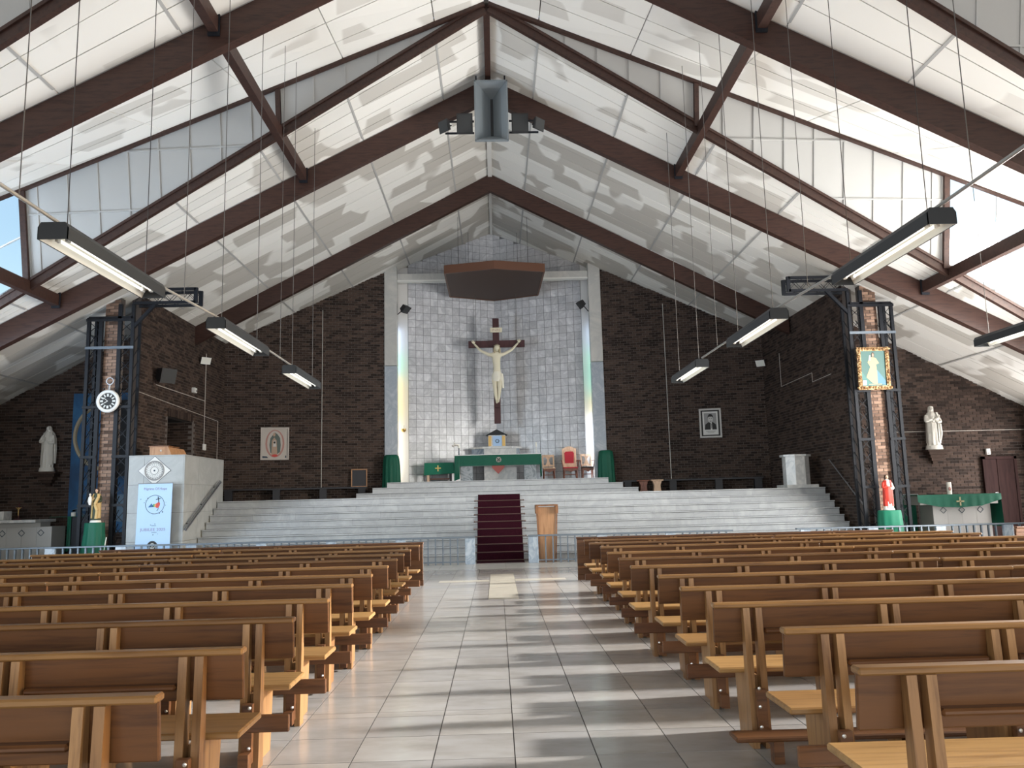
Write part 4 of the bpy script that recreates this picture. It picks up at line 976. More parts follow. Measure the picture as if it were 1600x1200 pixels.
# sanctuary chairs
def chair(x, label, w_, hb, arms, frame, seatm, tall=False):
    y = 30.35; z = ZA; sh = .44
    t = thing('armchair' if arms else 'side_chair', label, 'chair', (x, y, z))
    part('seat', MB().cbox(x-w_/2, x+w_/2, y-.26, y+.22, z+sh-.05, z+sh, .012), seatm, t)
    part('seat_rail', MB().prism([(x-w_/2, z+sh-.05), (x+w_/2, z+sh-.05), (x+w_/2, z+sh-.12), (x+.09, z+sh-.14), (x, z+sh-.19), (x-.09, z+sh-.14), (x-w_/2, z+sh-.12)], y-.26, y-.235), M['chair_wood'], t)
    for sx in (-1, 1):
        part('leg', MB().tube((x+sx*(w_/2-.03), y-.22, z), (x+sx*(w_/2-.04), y-.22, z+sh-.05), .02, 8, .032), M['chair_wood'], t, True)
        part('leg', MB().tube((x+sx*(w_/2-.03), y+.22, z), (x+sx*(w_/2-.04), y+.19, z+sh-.05), .02, 8, .03), M['chair_wood'], t, True)
        part('back_post', MB().bar((x+sx*(w_/2-.03), y+.2, z+sh-.02), (x+sx*(w_/2-.03), y+.28, z+hb-.08), .05, .04, (0, 1, 0)), frame, t)
    part('stretcher', MB().bar((x-w_/2+.05, y+.0, z+.17), (x+w_/2-.05, y, z+.17), .03, .03), M['chair_wood'], t)
    if tall:
        n = 10; arc = [(x-w_/2+.01+ (w_-.02)*i/n, z+hb-.14+.14*math.sin(PI*i/n)**.7) for i in range(n+1)]
        part('back_frame', MB().prism(arc+[(x+w_/2-.01, z+hb-.2), (x-w_/2+.01, z+hb-.2)], y+.26, y+.30).box(x-w_/2+.02, x+w_/2-.02, y+.20, y+.24, z+sh, z+sh+.16), frame, t)
        part('back_pad', MB().prism([(x-w_/2+.11, z+sh+.16), (x+w_/2-.11, z+sh+.16), (x+w_/2-.09, z+hb-.26), (x+w_/2-.14, z+hb-.2), (x-w_/2+.14, z+hb-.2), (x-w_/2+.09, z+hb-.26)], y+.215, y+.27), M['red_velvet'], t)
        part('back_panel', MB().box(x-w_/2+.05, x+w_/2-.05, y+.25, y+.29, z+sh+.1, z+hb-.15), frame, t)
    else:
        part('top_rail', MB().cbox(x-w_/2, x+w_/2, y+.25, y+.29, z+hb-.09, z+hb, .008), frame, t)
        part('splat', MB().prism([(x-.09, z+hb-.09), (x+.09, z+hb-.09), (x+.03, z+hb-.19), (x+.05, z+hb-.27), (x+.10, z+sh+.10), (x-.10, z+sh+.10), (x-.05, z+hb-.27), (x-.03, z+hb-.19)], y+.24, y+.26), frame, t)
        part('cross_rail', MB().box(x-w_/2+.02, x+w_/2-.02, y+.22, y+.25, z+sh+.05, z+sh+.11), frame, t)
    if arms:
        for sx in (-1, 1):
            part('arm', MB().path([(x+sx*w_/2, y+.23, z+sh+.24), (x+sx*(w_/2+.05), y-.05, z+sh+.25), (x+sx*(w_/2+.05), y-.18, z+sh+.22)], .022, 8).tube((x+sx*(w_/2+.04), y-.1, z+sh+.23), (x+sx*w_/2, y-.12, z+sh-.03), .018, 8), M['chair_wood'], t, True)
    return t
chair(1.97, 'light carved side chair beside the right end of the altar', .46, .93, False, M['chair_pale'], M['chair_pale'])
chair(2.77, 'tall armchair with red velvet back, right of the altar', .54, 1.24, True, M['chair_pale'], M['red_velvet'], True)
chair(3.41, 'pale armchair with dark seat beside the tall red armchair', .44, .94, True, M['chair_pale'], M['cushion'])
# draped stands at the columns
def drape(x0, x1, y0, y1, zb, zt, label, m):
    t = thing('draped_stand', label, 'stand', ((x0+x1)/2, (y0+y1)/2, zb))
    c = ((x0+x1)/2, (y0+y1)/2); rx, ry = (x1-x0)/2, (y1-y0)/2
    part('cloth', MB().loft([(c[0],c[1],zb,rx*1.04,ry*1.05,.09,11,.3),(c[0],c[1],zb+.35,rx*1.0,ry,.07,11,.35),(c[0],c[1],zb+.8,rx*.97,ry*.95,.05,11,.4),(c[0],c[1],zt-.2,rx*.93,ry*.92,.03,11,.5),(c[0],c[1],zt-.05,rx*.86,ry*.85,.01,11,.5),(c[0],c[1],zt,rx*.65,ry*.65)], 66), m, t, True)
    part('post', MB().box(c[0]-.08, c[0]+.08, c[1]-.08, c[1]+.08, zb, zt-.1), M['chair_wood'], t)
drape(-4.13, -3.50, 29.46, 29.90, 2.084, 3.28, 'stand under a dark green drape at the foot of the left column', M['green'])
drape(3.74, 4.33, 29.46, 29.90, 2.084, 3.27, 'stand under a dark green drape at the foot of the right column', M['green'])

# ------------------------------------------------------------------ lectern, font, benches, pictures at the back
lt = thing('wooden_lectern', 'tapered wooden lectern standing at the rail right of the carpet', 'lectern', (1.26, 21.0, 0))
part('body', MB().hexa([(1.09,20.86,.03),(1.44,20.86,.03),(1.44,21.12,.03),(1.09,21.12,.03),(1.03,20.82,1.36),(1.50,20.82,1.36),(1.50,21.14,1.36),(1.03,21.14,1.36)]), M['lectern'], lt)
for s, xa, xb in ((-1, 1.065, 1.005), (1, 1.465, 1.525)): part('edge', MB().bar((xa, 20.86, .0), (xb, 20.82, 1.38), .035, .05, (0, 1, 0)), M['lectern_edge'], lt)
part('top', MB().cbox(.98, 1.55, 20.72, 21.24, 1.38, 1.42, .008), M['lectern_edge'], lt)
part('top_skirt', MB().box(.98, 1.05, 20.72, 21.22, 1.20, 1.38).box(1.48, 1.55, 20.72, 21.22, 1.20, 1.38), M['lectern_edge'], lt)
part('base', MB().box(1.05, 1.48, 20.80, 21.16, 0.0, .03), M['lectern_edge'], lt)
ft = thing('marble_ambo', 'octagonal white marble ambo on the sanctuary floor, right side', 'ambo', (9.05, 24.4, 1.71))
oc = lambda r, k=0: [(9.06+r*math.cos(PI/8+i*PI/4), 24.4+r*math.sin(PI/8+i*PI/4)) for i in range(8)]
part('base', MB().box(8.6, 9.54, 23.95, 24.85, 1.711, 1.80), M['white_marble'], ft)
for i in range(8):
    a, b = oc(.385)[i], oc(.385)[(i+1) % 8]; c_ = (9.06, 24.4)
    part('side_slab', MB().zprism([(a[0], a[1]), (b[0], b[1]), (b[0]*.9+c_[0]*.1, b[1]*.9+c_[1]*.1), (a[0]*.9+c_[0]*.1, a[1]*.9+c_[1]*.1)], 1.80, 2.64), M['white_marble'], ft)
part('top', MB().zprism(oc(.45), 2.64, 2.70), M['white_marble'], ft)
def wingpt(a, b, s, off):
    A = Vector((*a, 0)); B = Vector((*b, 0)); u = (B-A).normalized(); n = Vector((u.y, -u.x, 0))
    return A+u*s+n*off, u, n
WL = ((XL, YC), (-4.1, 30.02)); WR = ((4.10, 30.02), (XR_, YC))
def wbox(mb, W_, s0, s1, o0, o1, z0, z1):
    P = []
    for z in (z0, z1):
        for s, o in ((s0, o1), (s1, o1), (s1, o0), (s0, o0)):
            p, u, n = wingpt(*W_, s, o); P.append((p.x, p.y, z))
    return mb.hexa(P)
for W_, lab, s0, s1 in ((WL, 'long low dark bench along the left brick wing', .1, 5.0), (WR, 'long low dark bench along the right brick wing', .6, 5.5)):
    p, u, n = wingpt(*W_, (s0+s1)/2, .25); t = thing('wall_bench', lab, 'bench', (p.x, p.y, 1.71))
    part('seat', wbox(MB(), W_, s0, s1, .03, .50, 2.09, 2.15), M['bench'], t)
    for s in (s0+.05, s0+1.65, s0+3.25, s1-.3): part('leg', wbox(MB(), W_, s, s+.25, .05, .45, 1.712, 2.09), M['bench'], t)
for x, y, lab, c_ in ((5.24, 29.0, 'dark red wooden stool at the left end of the right bench', 'chair_wood'), (5.70, 28.85, 'pale wooden stool at the left end of the right bench', 'chair_pale')):
    t = thing('wooden_stool', lab, 'stool', (x, y, 1.71))
    part('seat', MB().cbox(x-.21, x+.21, y-.16, y+.16, 2.09, 2.14, .01), M[c_], t)
    part('pedestal', MB().prism([(x-.15, 1.713), (x+.15, 1.713), (x+.12, 1.78), (x+.11, 1.95), (x+.16, 2.09), (x-.16, 2.09), (x-.11, 1.95), (x-.12, 1.78)], y-.1, y+.1), M[c_], t)
def framed(name, label, cat, c, u, n, w_, h, fm, fw_, paint, bg_, tilt=0.0, ornate=False, parent=None):
    """flat framed picture: c = centre on its back plane, u = right, n = towards the viewer"""
    c = Vector(c); u = Vector(u).normalized(); n = Vector(n).normalized(); v = Vector((0, 0, 1))
    t = thing(name, label, cat, c)
    def P(a, b, o): q = c+u*a+v*b+n*(o+tilt*b); return (q.x, q.y, q.z)
    def slab(a0, a1, b0, b1, o0, o1): return MB().hexa([P(a0,b0,o1),P(a1,b0,o1),P(a1,b0,o0),P(a0,b0,o0),P(a0,b1,o1),P(a1,b1,o1),P(a1,b1,o0),P(a0,b1,o0)])
    W2, H2 = w_/2, h/2
    for a0, a1, b0, b1 in ((-W2, W2, H2-fw_, H2), (-W2, W2, -H2, -H2+fw_), (-W2, -W2+fw_, -H2+fw_, H2-fw_), (W2-fw_, W2, -H2+fw_, H2-fw_)):
        part('frame_side', slab(a0, a1, b0, b1, 0, .045), M[fm], t)
        if ornate:
            o = MB(); nb = int(max(a1-a0, b1-b0)/.075)
            for i in range(nb+1):
                q = i/nb; aa = a0+(a1-a0)*q if a1-a0 > b1-b0 else (a0+a1)/2; bb = b0+(b1-b0)*q if b1-b0 > a1-a0 else (b0+b1)/2
                aa += random.uniform(-.01, .01); bb += random.uniform(-.01, .01); p = P(aa, bb, .045); o.ball(p, random.uniform(.035, .055), .025, random.uniform(.03, .05), n=8, m=5)
            part('carving', o, M['gilt'], t, True)
    part('picture', slab(-W2+fw_*.8, W2-fw_*.8, -H2+fw_*.8, H2-fw_*.8, 0, .012), M[bg_], t)
    k = 0
    for mname, poly in paint:
        k += 1; o = .013+.0012*k
        vs = [P(a*(W2-fw_), b*(H2-fw_), o) for a, b in poly]; vb = [P(a*(W2-fw_), b*(H2-fw_), .011) for a, b in poly]; m_ = len(poly)
        part('print', MB().add(vs+vb, [tuple(range(m_))]+[(i, m_+i, m_+(i+1) % m_, (i+1) % m_) for i in range(m_)]), M[mname], t)
    return t
def ell(cx_, cy_, rx, ry, n=20): return [(cx_+rx*math.cos(2*PI*i/n), cy_+ry*math.sin(2*PI*i/n)) for i in range(n)]
p, u, n = wingpt(*WL, 1.78, .02)
framed('saint_picture', 'framed picture of a robed figure in an oval glow, left brick wing', 'picture', (p.x, p.y, 3.75), u, n, .98, 1.16, 'parch', .045,
       [('rose', ell(0, 0, .74, .93)), ('parch', ell(0, 0.02, .60, .84)), ('mantle', [(-.34, -.6), (-.42, -.1), (-.36, .35), (-.2, .55), (0, .74), (.2, .62), (.40, .38), (.46, -.1), (.42, -.55), (.2, -.7), (-.2, -.7)]),
        ('tan', [(-.26, -.72), (-.24, .2), (-.05, .42), (.14, .2), (.2, -.72), (0, -.85)]), ('p_pale', [(-.14, -.2), (-.1, .2), (.06, .2), (.12, -.2)]), ('tan', ell(-.06, .60, .10, .13, 12)), ('p_black', [(-.12, .06), (0, -.02), (.06, .1), (-.03, .16)]), ('p_red', ell(0, -.8, .22, .09, 12)), ('ink', [(-.95, -.95), (-.5, -.95), (-.6, -.85), (-.95, -.82)]), ('ink', [(.8, -.95), (.9, -.95), (.88, -.8), (.82, -.8)])], 'parch')
p, u, n = wingpt(*WL, 4.75, .10)
framed('empty_frame', 'dark framed panel with pale wooden edge leaning above the left bench', 'picture', (p.x, p.y, 2.47), u, n, .58, .66, 'lectern', .04, [], 'bench', tilt=-.08)
p, u, n = wingpt(*WR, 3.82, .02)
framed('portrait_print', 'black and white portrait print in a pale frame, right brick wing', 'picture', (p.x, p.y, 4.14), u, n, .78, 1.06, 'p_pale', .06,
       [('p_black', [(-1, -1), (1, -1), (1, 1), (-1, 1)]), ('paper', [(-.82, -.9), (.82, -.9), (.82, .9), (-.82, .9)]), ('p_grey', [(-.66, -.5), (.66, -.5), (.66, .78), (-.66, .78)]),
        ('p_black', [(-.62, -.5), (-.55, -.1), (-.2, .08), (.25, .08), (.58, -.12), (.64, -.5)]), ('p_pale', ell(.02, .32, .26, .30)), ('p_black', [(-.27, .38), (-.26, .55), (-.1, .70), (.14, .70), (.3, .55), (.31, .38), (.2, .5), (-.15, .5)]),
        ('paper', [(.0, -.5), (.02, .04), (.14, .06), (.18, -.5)]), ('p_black', [(.07, -.42), (.07, -.04), (.12, -.04), (.13, -.42)]), ('p_black', [(-.13, .36), (-.03, .36), (-.03, .40), (-.13, .40)]), ('p_black', [(.08, .36), (.18, .36), (.18, .40), (.08, .40)]), ('p_black', [(-.06, .13), (.12, .13), (.12, .17), (-.06, .17)]),
        ('p_grey', [(-.5, -.66), (.5, -.66), (.5, -.62), (-.5, -.62)]), ('p_grey', [(-.35, -.75), (.35, -.75), (.35, -.72), (-.35, -.72)])], 'paper')

# ------------------------------------------------------------------ pulpit
PX0, PX1, PY0, PY1, PZ = -9.50, -8.06, 21.2, 24.2, 2.93
pu = thing('stone_pulpit', 'tall pale stone pulpit box against the left brick wall', 'pulpit', ((PX0+PX1)/2, 22.7, 0))
part('core', MB().box(PX0+.02, PX1-.03, PY0+.03, PY1-.02, 0, PZ-.02), M['mortar'], pu)
zs = [0, .72, 1.45, 2.17, PZ-.025]; 
for j in range(4):
    ys = [PY0+.0, 22.2, 23.2, PY1] if j % 2 else [PY0, 21.7, 22.7, 23.7, PY1]
    for a, b in zip(ys[:-1], ys[1:]): part('cladding_slab', MB().box(PX1-.03, PX1, a+(.0 if a == PY0 else .003), b-.003, zs[j]+.003, zs[j+1]-.003), M['pulpit'], pu)
    xs = [PX0, -9.1, PX1-.031] if j % 2 else [PX0, -8.62, PX1-.031]
    for a, b in zip(xs[:-1], xs[1:]): part('cladding_slab', MB().box(a+.003, b-.003, PY0, PY0+.03, zs[j]+.003, zs[j+1]-.003), M['pulpit'], pu)
part('coping', MB().box(PX0, PX1+.0, PY0-.005, PY1, PZ-.022, PZ), M['pulpit'], pu)
hr_ = thing('wall_handrail', 'double steel handrail climbing the side of the pulpit', 'handrail', (PX1+.06, 22.4, 1.7))
for d_ in (0, .09): part('rail', MB().tube((PX1+.09, 21.08+d_, 1.02-d_*.35), (PX1+.09, 23.66+d_, 2.30-d_*.35), .022, 8), M['steel'], hr_, True)
for q in (.12, .5, .88): part('bracket', MB().tube((PX1, 21.1+2.6*q, 1.0+1.28*q), (PX1+.09, 21.12+2.6*q, 1.0+1.28*q), .014, 6), M['black_mat'], hr_)
dp = thing('rosette_plaque', 'white diamond plaque with a round rosette on the pulpit front', 'plaque', (-8.83, PY0-.02, 2.53))
part('diamond', MB().prism([(-8.83+.41*a, 2.53+.36*b) for a, b in ((0, -1), (1, 0), (0, 1), (-1, 0))], PY0-.012, PY0-.001), M['paper'], dp)
part('diamond_edge', MB().prism([(-8.83+.425*a, 2.53+.375*b) for a, b in ((0, -1), (1, 0), (0, 1), (-1, 0))], PY0-.006, PY0-.0005), M['ink'], dp)
ring = MB()
for R, r in ((.245, .013), (.225, .006), (.10, .007)): ring.torus((-8.83, PY0-.014, 2.53), R, r, 'y', 32, 6)
part('ring', ring, M['p_grey'], dp, True)
pet = MB()
for i in range(20):
    a = 2*PI*i/20; pet.bar((-8.83+.115*math.cos(a), PY0-.014, 2.53+.115*math.sin(a)), (-8.83+.215*math.cos(a), PY0-.014, 2.53+.215*math.sin(a)), .007, .006, (0, 1, 0))
    pet.ball((-8.83+.20*math.cos(a+.15), PY0-.014, 2.53+.20*math.sin(a+.15)), .018, .006, .018, n=6, m=4)
part('petals', pet, M['p_grey'], dp); part('centre', MB().disc((-8.83, 2.53), .022, PY0-.018, PY0-.012), M['ink'], dp)
bx = thing('wooden_reading_box', 'small brown wooden reading desk on top of the pulpit', 'desk', (-8.75, 21.6, PZ))
part('box', MB().hexa([(-9.02,21.3,PZ+.001),(-8.45,21.3,PZ+.001),(-8.3,22.0,PZ+.001),(-9.02,22.0,PZ+.001),(-9.02,21.3,PZ+.22),(-8.55,21.3,PZ+.22),(-8.40,22.0,PZ+.18),(-9.02,22.0,PZ+.2)]), M['lectern'], bx)
part('lid', MB().box(-9.04, -8.52, 21.27, 22.0, PZ+.22, PZ+.245), M['lectern_edge'], bx); part('knob', MB().ball((-8.72, 21.285, PZ+.12), .03), M['parch'], bx, True)
# jubilee banner
bn = thing('jubilee_banner', 'pale blue printed roll-up banner reading Jubilee 2025 before the pulpit', 'banner', (-8.72, 20.98, 0.1))
BY = 20.98
def bz(a, b): return (-8.71+.43*a, .30+ (2.19-.30)*b)
part('sheet', MB().hexa([(-9.17,BY,.12),(-8.30,BY,.12),(-8.30,BY+.008,.12),(-9.17,BY+.008,.12),(-9.13,BY,2.19),(-8.27,BY,2.19),(-8.27,BY+.008,2.19),(-9.13,BY+.008,2.19)]), M['banner'], bn)
part('top_bar', MB().tube((-9.14, BY+.004, 2.195), (-8.26, BY+.004, 2.195), .012, 8), M['steel'], bn); part('foot', MB().cbox(-9.18, -8.28, BY-.1, BY+.12, 0.023, .12, .01), M['steel'], bn)
part('pole', MB().tube((-8.72, BY+.03, .1), (-8.72, BY+.03, 2.19), .012, 8), M['steel'], bn)
text('slogan', 'Pilgrims Of Hope', .09, -8.70, BY-.002, 2.03, M['ink2'], bn, .58)
text('title', 'JUBILEE 2025', .1, -8.73, BY-.002, 1.00, M['ink2'], bn, .64)
ccx, ccz = -8.70, 1.66
part('logo_ring', MB().torus((ccx, BY-.001, ccz), .235, .006, 'y', 40, 4), M['ink'], bn)
part('logo_print', MB().prism([(ccx-.17, ccz-.07), (ccx-.11, ccz+.0), (ccx-.09, ccz+.03), (ccx-.05, ccz-.02), (ccx-.03, ccz-.06)], BY-.004, BY-.001), M['p_blue'], bn)
part('logo_print', MB().prism([(ccx-.06, ccz-.06), (ccx-.05, ccz-.0), (ccx-.02, ccz+.02), (ccx+.01, ccz-.01), (ccx+.03, ccz-.06)], BY-.004, BY-.001), M['p_green'], bn)
part('logo_print', MB().prism([(ccx-.01, ccz-.05), (ccx-.0, ccz+.01), (ccx+.04, ccz+.03), (ccx+.07, ccz-.0), (ccx+.06, ccz-.06)], BY-.005, BY-.002), M['p_orange'], bn)
part('logo_print', MB().prism([(ccx+.02, ccz-.06), (ccx+.04, ccz+.03), (ccx+.09, ccz+.06), (ccx+.13, ccz+.04), (ccx+.125, ccz-.02), (ccx+.09, ccz-.08), (ccx+.05, ccz-.09)], BY-.006, BY-.002), M['p_red'], bn)
part('logo_cross', MB().bar((ccx+.10, BY-.004, ccz+.05), (ccx+.075, BY-.004, ccz+.20), .02, .004, (0, 1, 0)).bar((ccx+.025, BY-.004, ccz+.125), (ccx+.14, BY-.004, ccz+.155), .02, .004, (0, 1, 0)).path([(ccx+.09, BY-.004, ccz-.08), (ccx+.08, BY-.004, ccz-.14), (ccx+.05, BY-.004, ccz-.15)], .006), M['ink'], bn)
dots = MB()
for dx, dz, r in ((-.36, .14, .011), (-.18, .16, .015), (-.27, .05, .009), (-.24, .10, .006), (.27, -.02, .009), (.20, -.19, .016), (.12, -.22, .014), (.28, .05, .006), (-.09, -.51, .010), (.02, -.49, .012), (-.02, -.76, .012), (.10, -.74, .008), (-.04, -.255, .006)):
    dots.disc((ccx+dx, ccz+dz), r, BY-.003, BY-.001, 10)
dots.box(ccx-.07, ccx+.05, BY-.003, BY-.001, 1.125, 1.135).box(ccx-.06, ccx+.07, BY-.003, BY-.001, .955, .965)
part('logo_dots', dots, M['ink'], bn)
part('foot_emblem', MB().disc((-8.73, .62), .13, BY-.003, BY-.001, 24), M['p_black'], bn)
part('foot_mark', MB().torus((-8.73, BY-.004, .62), .06, .01, 'y', 16, 4).box(-8.74, -8.72, BY-.006, BY-.002, .58, .66), M['paper'], bn)

# ------------------------------------------------------------------ black lattice towers
def lattice(mb, x0, x1, y, z0, z1, step, cross=True):
    z = z0
    while z < z1-.05:
        e = min(z+step, z1)
        mb.bar((x0, y, z), (x1, y, e), .014, .014, (0, 1, 0))
        if cross: mb.bar((x1, y, z), (x0, y, e), .014, .014, (0, 1, 0))
        z = e
def tower(xs, boomx, label, side):
    """xs: four post centre lines across the front"""
    t = thing('lattice_tower', label, 'tower', ((xs[0]+xs[3])/2, 21.5, 0))
    zt = 6.62; w_ = .05
    for i, x in enumerate(xs):
        hw = .05 if i in (1, 2) else .04
        top = zt if (i in (0, 1)) == (side < 0) else 6.98
        part('post', MB().box(x-hw, x+hw, 21.25, 21.33, 0.001, top), M['black'], t)
        if i in (0, 3): part('post', MB().box(x-.035, x+.035, 21.66, 21.73, 0.001, zt), M['black'], t)
    for a, b in ((0, 1), (2, 3)):
        m_ = MB()
        lattice(m_, xs[a], xs[b], 21.30, .1, zt-.1, .36); 
        part('lattice', m_, M['black'], t)
        for x in (xs[a], xs[b]):
            z = .1; m_ = MB()
            while z < zt-.4:
                m_.bar((x, 21.30, z), (x, 21.66, z+.36), .014, .014, (1, 0, 0)); z += .36
            part('side_lattice', m_, M['black'], t)
    for z in (6.55, 5.80, 4.22, 2.92, 1.67, .3):
        if z in (4.22, 2.92, 1.67, .3):
            part('tie', MB().box(xs[0]-w_, xs[1]+w_, 21.22, 21.25, z-.035, z+.035), M['black'], t); part('tie', MB().box(xs[2]-w_, xs[3]+w_, 21.22, 21.25, z-.035, z+.035), M['black'], t)
        else: part('tie', MB().box(xs[0]-w_, xs[3]+w_, 21.22, 21.25, z-.035, z+.035), M['rail_metal'] if z == 5.80 else M['black'], t)
    # box boom towards the nave
    xb0 = xs[0] if side > 0 else xs[3]; bz0, bz1 = (7.0, 7.36)
    for y in (21.25, 21.62):
        for z in (bz0, bz1): part('boom_chord', MB().bar((xb0, y, z), (boomx, y, z), .07, .07), M['black'], t)
        m_ = MB(); n = 5
        for i in range(n):
            a = xb0+(boomx-xb0)*i/n; b = xb0+(boomx-xb0)*(i+1)/n; m_.bar((a, y, bz0), (b, y, bz1), .012, .012, (0, 1, 0)); m_.bar((a, y, bz1), (b, y, bz0), .012, .012, (0, 1, 0))
        part('boom_lattice', m_, M['black'], t)
        part('boom_end', MB().box(boomx-.05, boomx+.05, y-.035, y+.035, bz0-.03, bz1+.03), M['black'], t)
    part('boom_brace', MB().bar((xb0, 21.3, 6.35), (xb0+(boomx-xb0)*.36, 21.3, 7.0), .08, .08, (0, 1, 0)), M['black'], t)
    xo = xs[3] if side > 0 else xs[0]
    part('boom_tail', MB().bar((xb0, 21.28, 6.62), (xo, 21.28, 6.62), .06, .06), M['black'], t)
tower((-10.74, -10.42, -9.92, -9.58), -7.93, 'black lattice tower with a boom, left, carrying the round clock', -1)
tower((9.66, 10.00, 10.52, 10.82), 8.05, 'black lattice tower with a boom, right, carrying the gilt picture', 1)
# clock on the left tower
ck = thing('pocket_watch_clock', 'large silver pocket-watch shaped clock with black dial, on the left tower', 'clock', (-10.08, 21.15, 4.38))
kx, kz, ky = -10.08, 4.36, 21.14
part('case', MB().torus((kx, ky, kz), .255, .05, 'y', 36, 8).disc((kx, kz), .26, ky-.01, ky+.07, 36), M['white_plastic'], ck, True)
part('dial', MB().disc((kx, kz), .215, ky-.018, ky-.008, 36), M['p_black'], ck)
num = MB()
for i in range(12):
    a = 2*PI*i/12; c_, s_ = math.cos(a), math.sin(a); num.bar((kx+.12*c_, ky-.02, kz+.12*s_), (kx+.195*c_, ky-.02, kz+.195*s_), .035 if i % 3 else .05, .004, (0, 1, 0))
part('numerals', num, M['paper'], ck)
part('hands', MB().bar((kx, ky-.024, kz), (kx-.11, ky-.024, kz+.09), .016, .004, (0, 1, 0)).bar((kx, ky-.024, kz), (kx-.09, ky-.024, kz-.05), .02, .004, (0, 1, 0)), M['paper'], ck)
part('crown', MB().tube((kx+.01, ky+.02, kz+.29), (kx+.02, ky+.02, kz+.42), .03, 10).torus((kx+.02, ky+.02, kz+.53), .09, .014, 'y', 20, 6), M['steel'], ck, True)
part('lug', MB().ball((kx-.13, ky+.02, kz+.33), .03).ball((kx+.16, ky+.02, kz+.33), .03), M['black_mat'], ck, True)
# gilt framed picture on the right tower
framed('gilt_picture', 'picture of a cream robed figure in an ornate gilt frame, right tower', 'picture', (10.13, 21.16, 4.80), (1, 0, 0), (0, -1, 0), .86, 1.14, 'gilt', .10,
       [('teal2', [(-1, -.1), (-.4, -.75), (.2, -1), (-1, -1)]), ('sky_print', [(.1, .1), (.95, -.7), (1, -.95), (.3, -.85)]), ('cream', [(-.1, -.85), (-.62, -.5), (-.25, .1), (-.45, .35), (-.3, .58), (-.05, .66), (.25, .60), (.5, .3), (.25, .22), (.3, -.3), (.28, -.9)]), ('p_pale', [(-.35, .45), (-.28, .75), (-.16, .75), (-.2, .45)]), ('hair', ell(.02, .78, .12, .15, 12)), ('tan', ell(.02, .76, .08, .11, 12)), ('paper', [(-.92, -.95), (-.62, -.95), (-.62, -.68), (-.92, -.68)]), ('cream', [(-.45, -.93), (.6, -.93), (.6, -.88), (-.45, -.88)])], 'teal', tilt=.04, ornate=True)

# ------------------------------------------------------------------ statues
def robed(name, label, x, y, z, H, mats, turn=0.0, base=None, extra=None):
    """standing robed statue of height H with folds, sleeves, hands and head"""
    t = thing(name, label, 'statue', (x, y, z))
    h = H
    if base:
        part('base', MB().loft([(x, y, z, h*.16, h*.12), (x, y, z+h*.015, h*.165, h*.125), (x, y, z+base-.004, h*.15, h*.11), (x, y, z+base, h*.13, h*.10)], 20), M[mats[0]], t, True); z += base; h = H-base
    Z = lambda q: z+h*q
    sw = turn*h*.03
    part('robe', MB().loft([(x,y,Z(0),h*.135,h*.10,.09,9,.4),(x,y,Z(.10),h*.130,h*.098,.10,9,.5),(x+sw*.4,y,Z(.28),h*.122,h*.092,.09,9,.8),(x+sw,y,Z(.48),h*.118,h*.088,.06,8,1.1),(x+sw,y,Z(.62),h*.112,h*.082,.04,8,1.3),(x+sw*.5,y,Z(.74),h*.122,h*.078,.03,7,.4),(x,y,Z(.82),h*.10,h*.066),(x,y,Z(.86),h*.05,h*.045)], 54), M[mats[1]], t, True)
    ma = MB()   # cloak: open shell over the back and shoulders
    n = 26
    for (q0, q1, r0_, r1_) in ((.06, .30, .150, .146), (.30, .55, .146, .142), (.55, .74, .142, .138), (.74, .84, .138, .105)):
        vs = []
        for q, r in ((q0, r0_), (q1, r1_)):
            for ro in (0, -.012):
                for i in range(n+1):
                    a = -.35*PI+1.7*PI*i/n; f = 1+.05*math.sin(i*1.7+q*3)
                    vs.append((x+sw*q+(r+ro)*h*f*math.cos(a), y+(r+ro)*h*.78*f*math.sin(a), Z(q)))
        m = n+1
        fs = [(i, i+1, 2*m+i+1, 2*m+i) for i in range(n)]+[(m+i+1, m+i, 3*m+i, 3*m+i+1) for i in range(n)]+[(0, 2*m, 3*m, m), (n, m+n, 3*m+n, 2*m+n)]
        ma.add(vs, fs)
    part('cloak', ma, M[mats[2]], t, True)
    for s, el, wr in ((-1, (-.165, -.05, .60), (-.03, -.135, .68)), (1, (.165, -.05, .58), (.05, -.14, .60))):
        sl_ = skin([(x+s*h*.105, y, Z(.79), h*.042), (x+h*el[0], y+h*el[1], Z(el[2]), h*.048), (x+h*wr[0]*.8, y+h*wr[1]*.8, Z(wr[2]-.01), h*.038)], [(0, 1), (1, 2)], 1)
        part('sleeve', sl_, M[mats[2] if s < 0 else mats[1]], t, True)
        hd = MB(); hand(hd, (x+h*wr[0]*.9, y+h*wr[1]*.85, Z(wr[2])), (-s*.3, -.4, .85), h*.05, (s, 0, .2)); part('hand', hd, M[mats[3]], t, True)
    hd = MB().tube((x, y, Z(.84)), (x, y-.01*h, Z(.89)), h*.03, 10); head(hd, (x, y-.015*h, Z(.935)), h*.125); f = part('head', hd, M[mats[3]], t, True)
    part('eyes', eyes(MB(), (x, y-.015*h, Z(.935)), h*.125), M[mats[4]], f)
    return t, Z, h
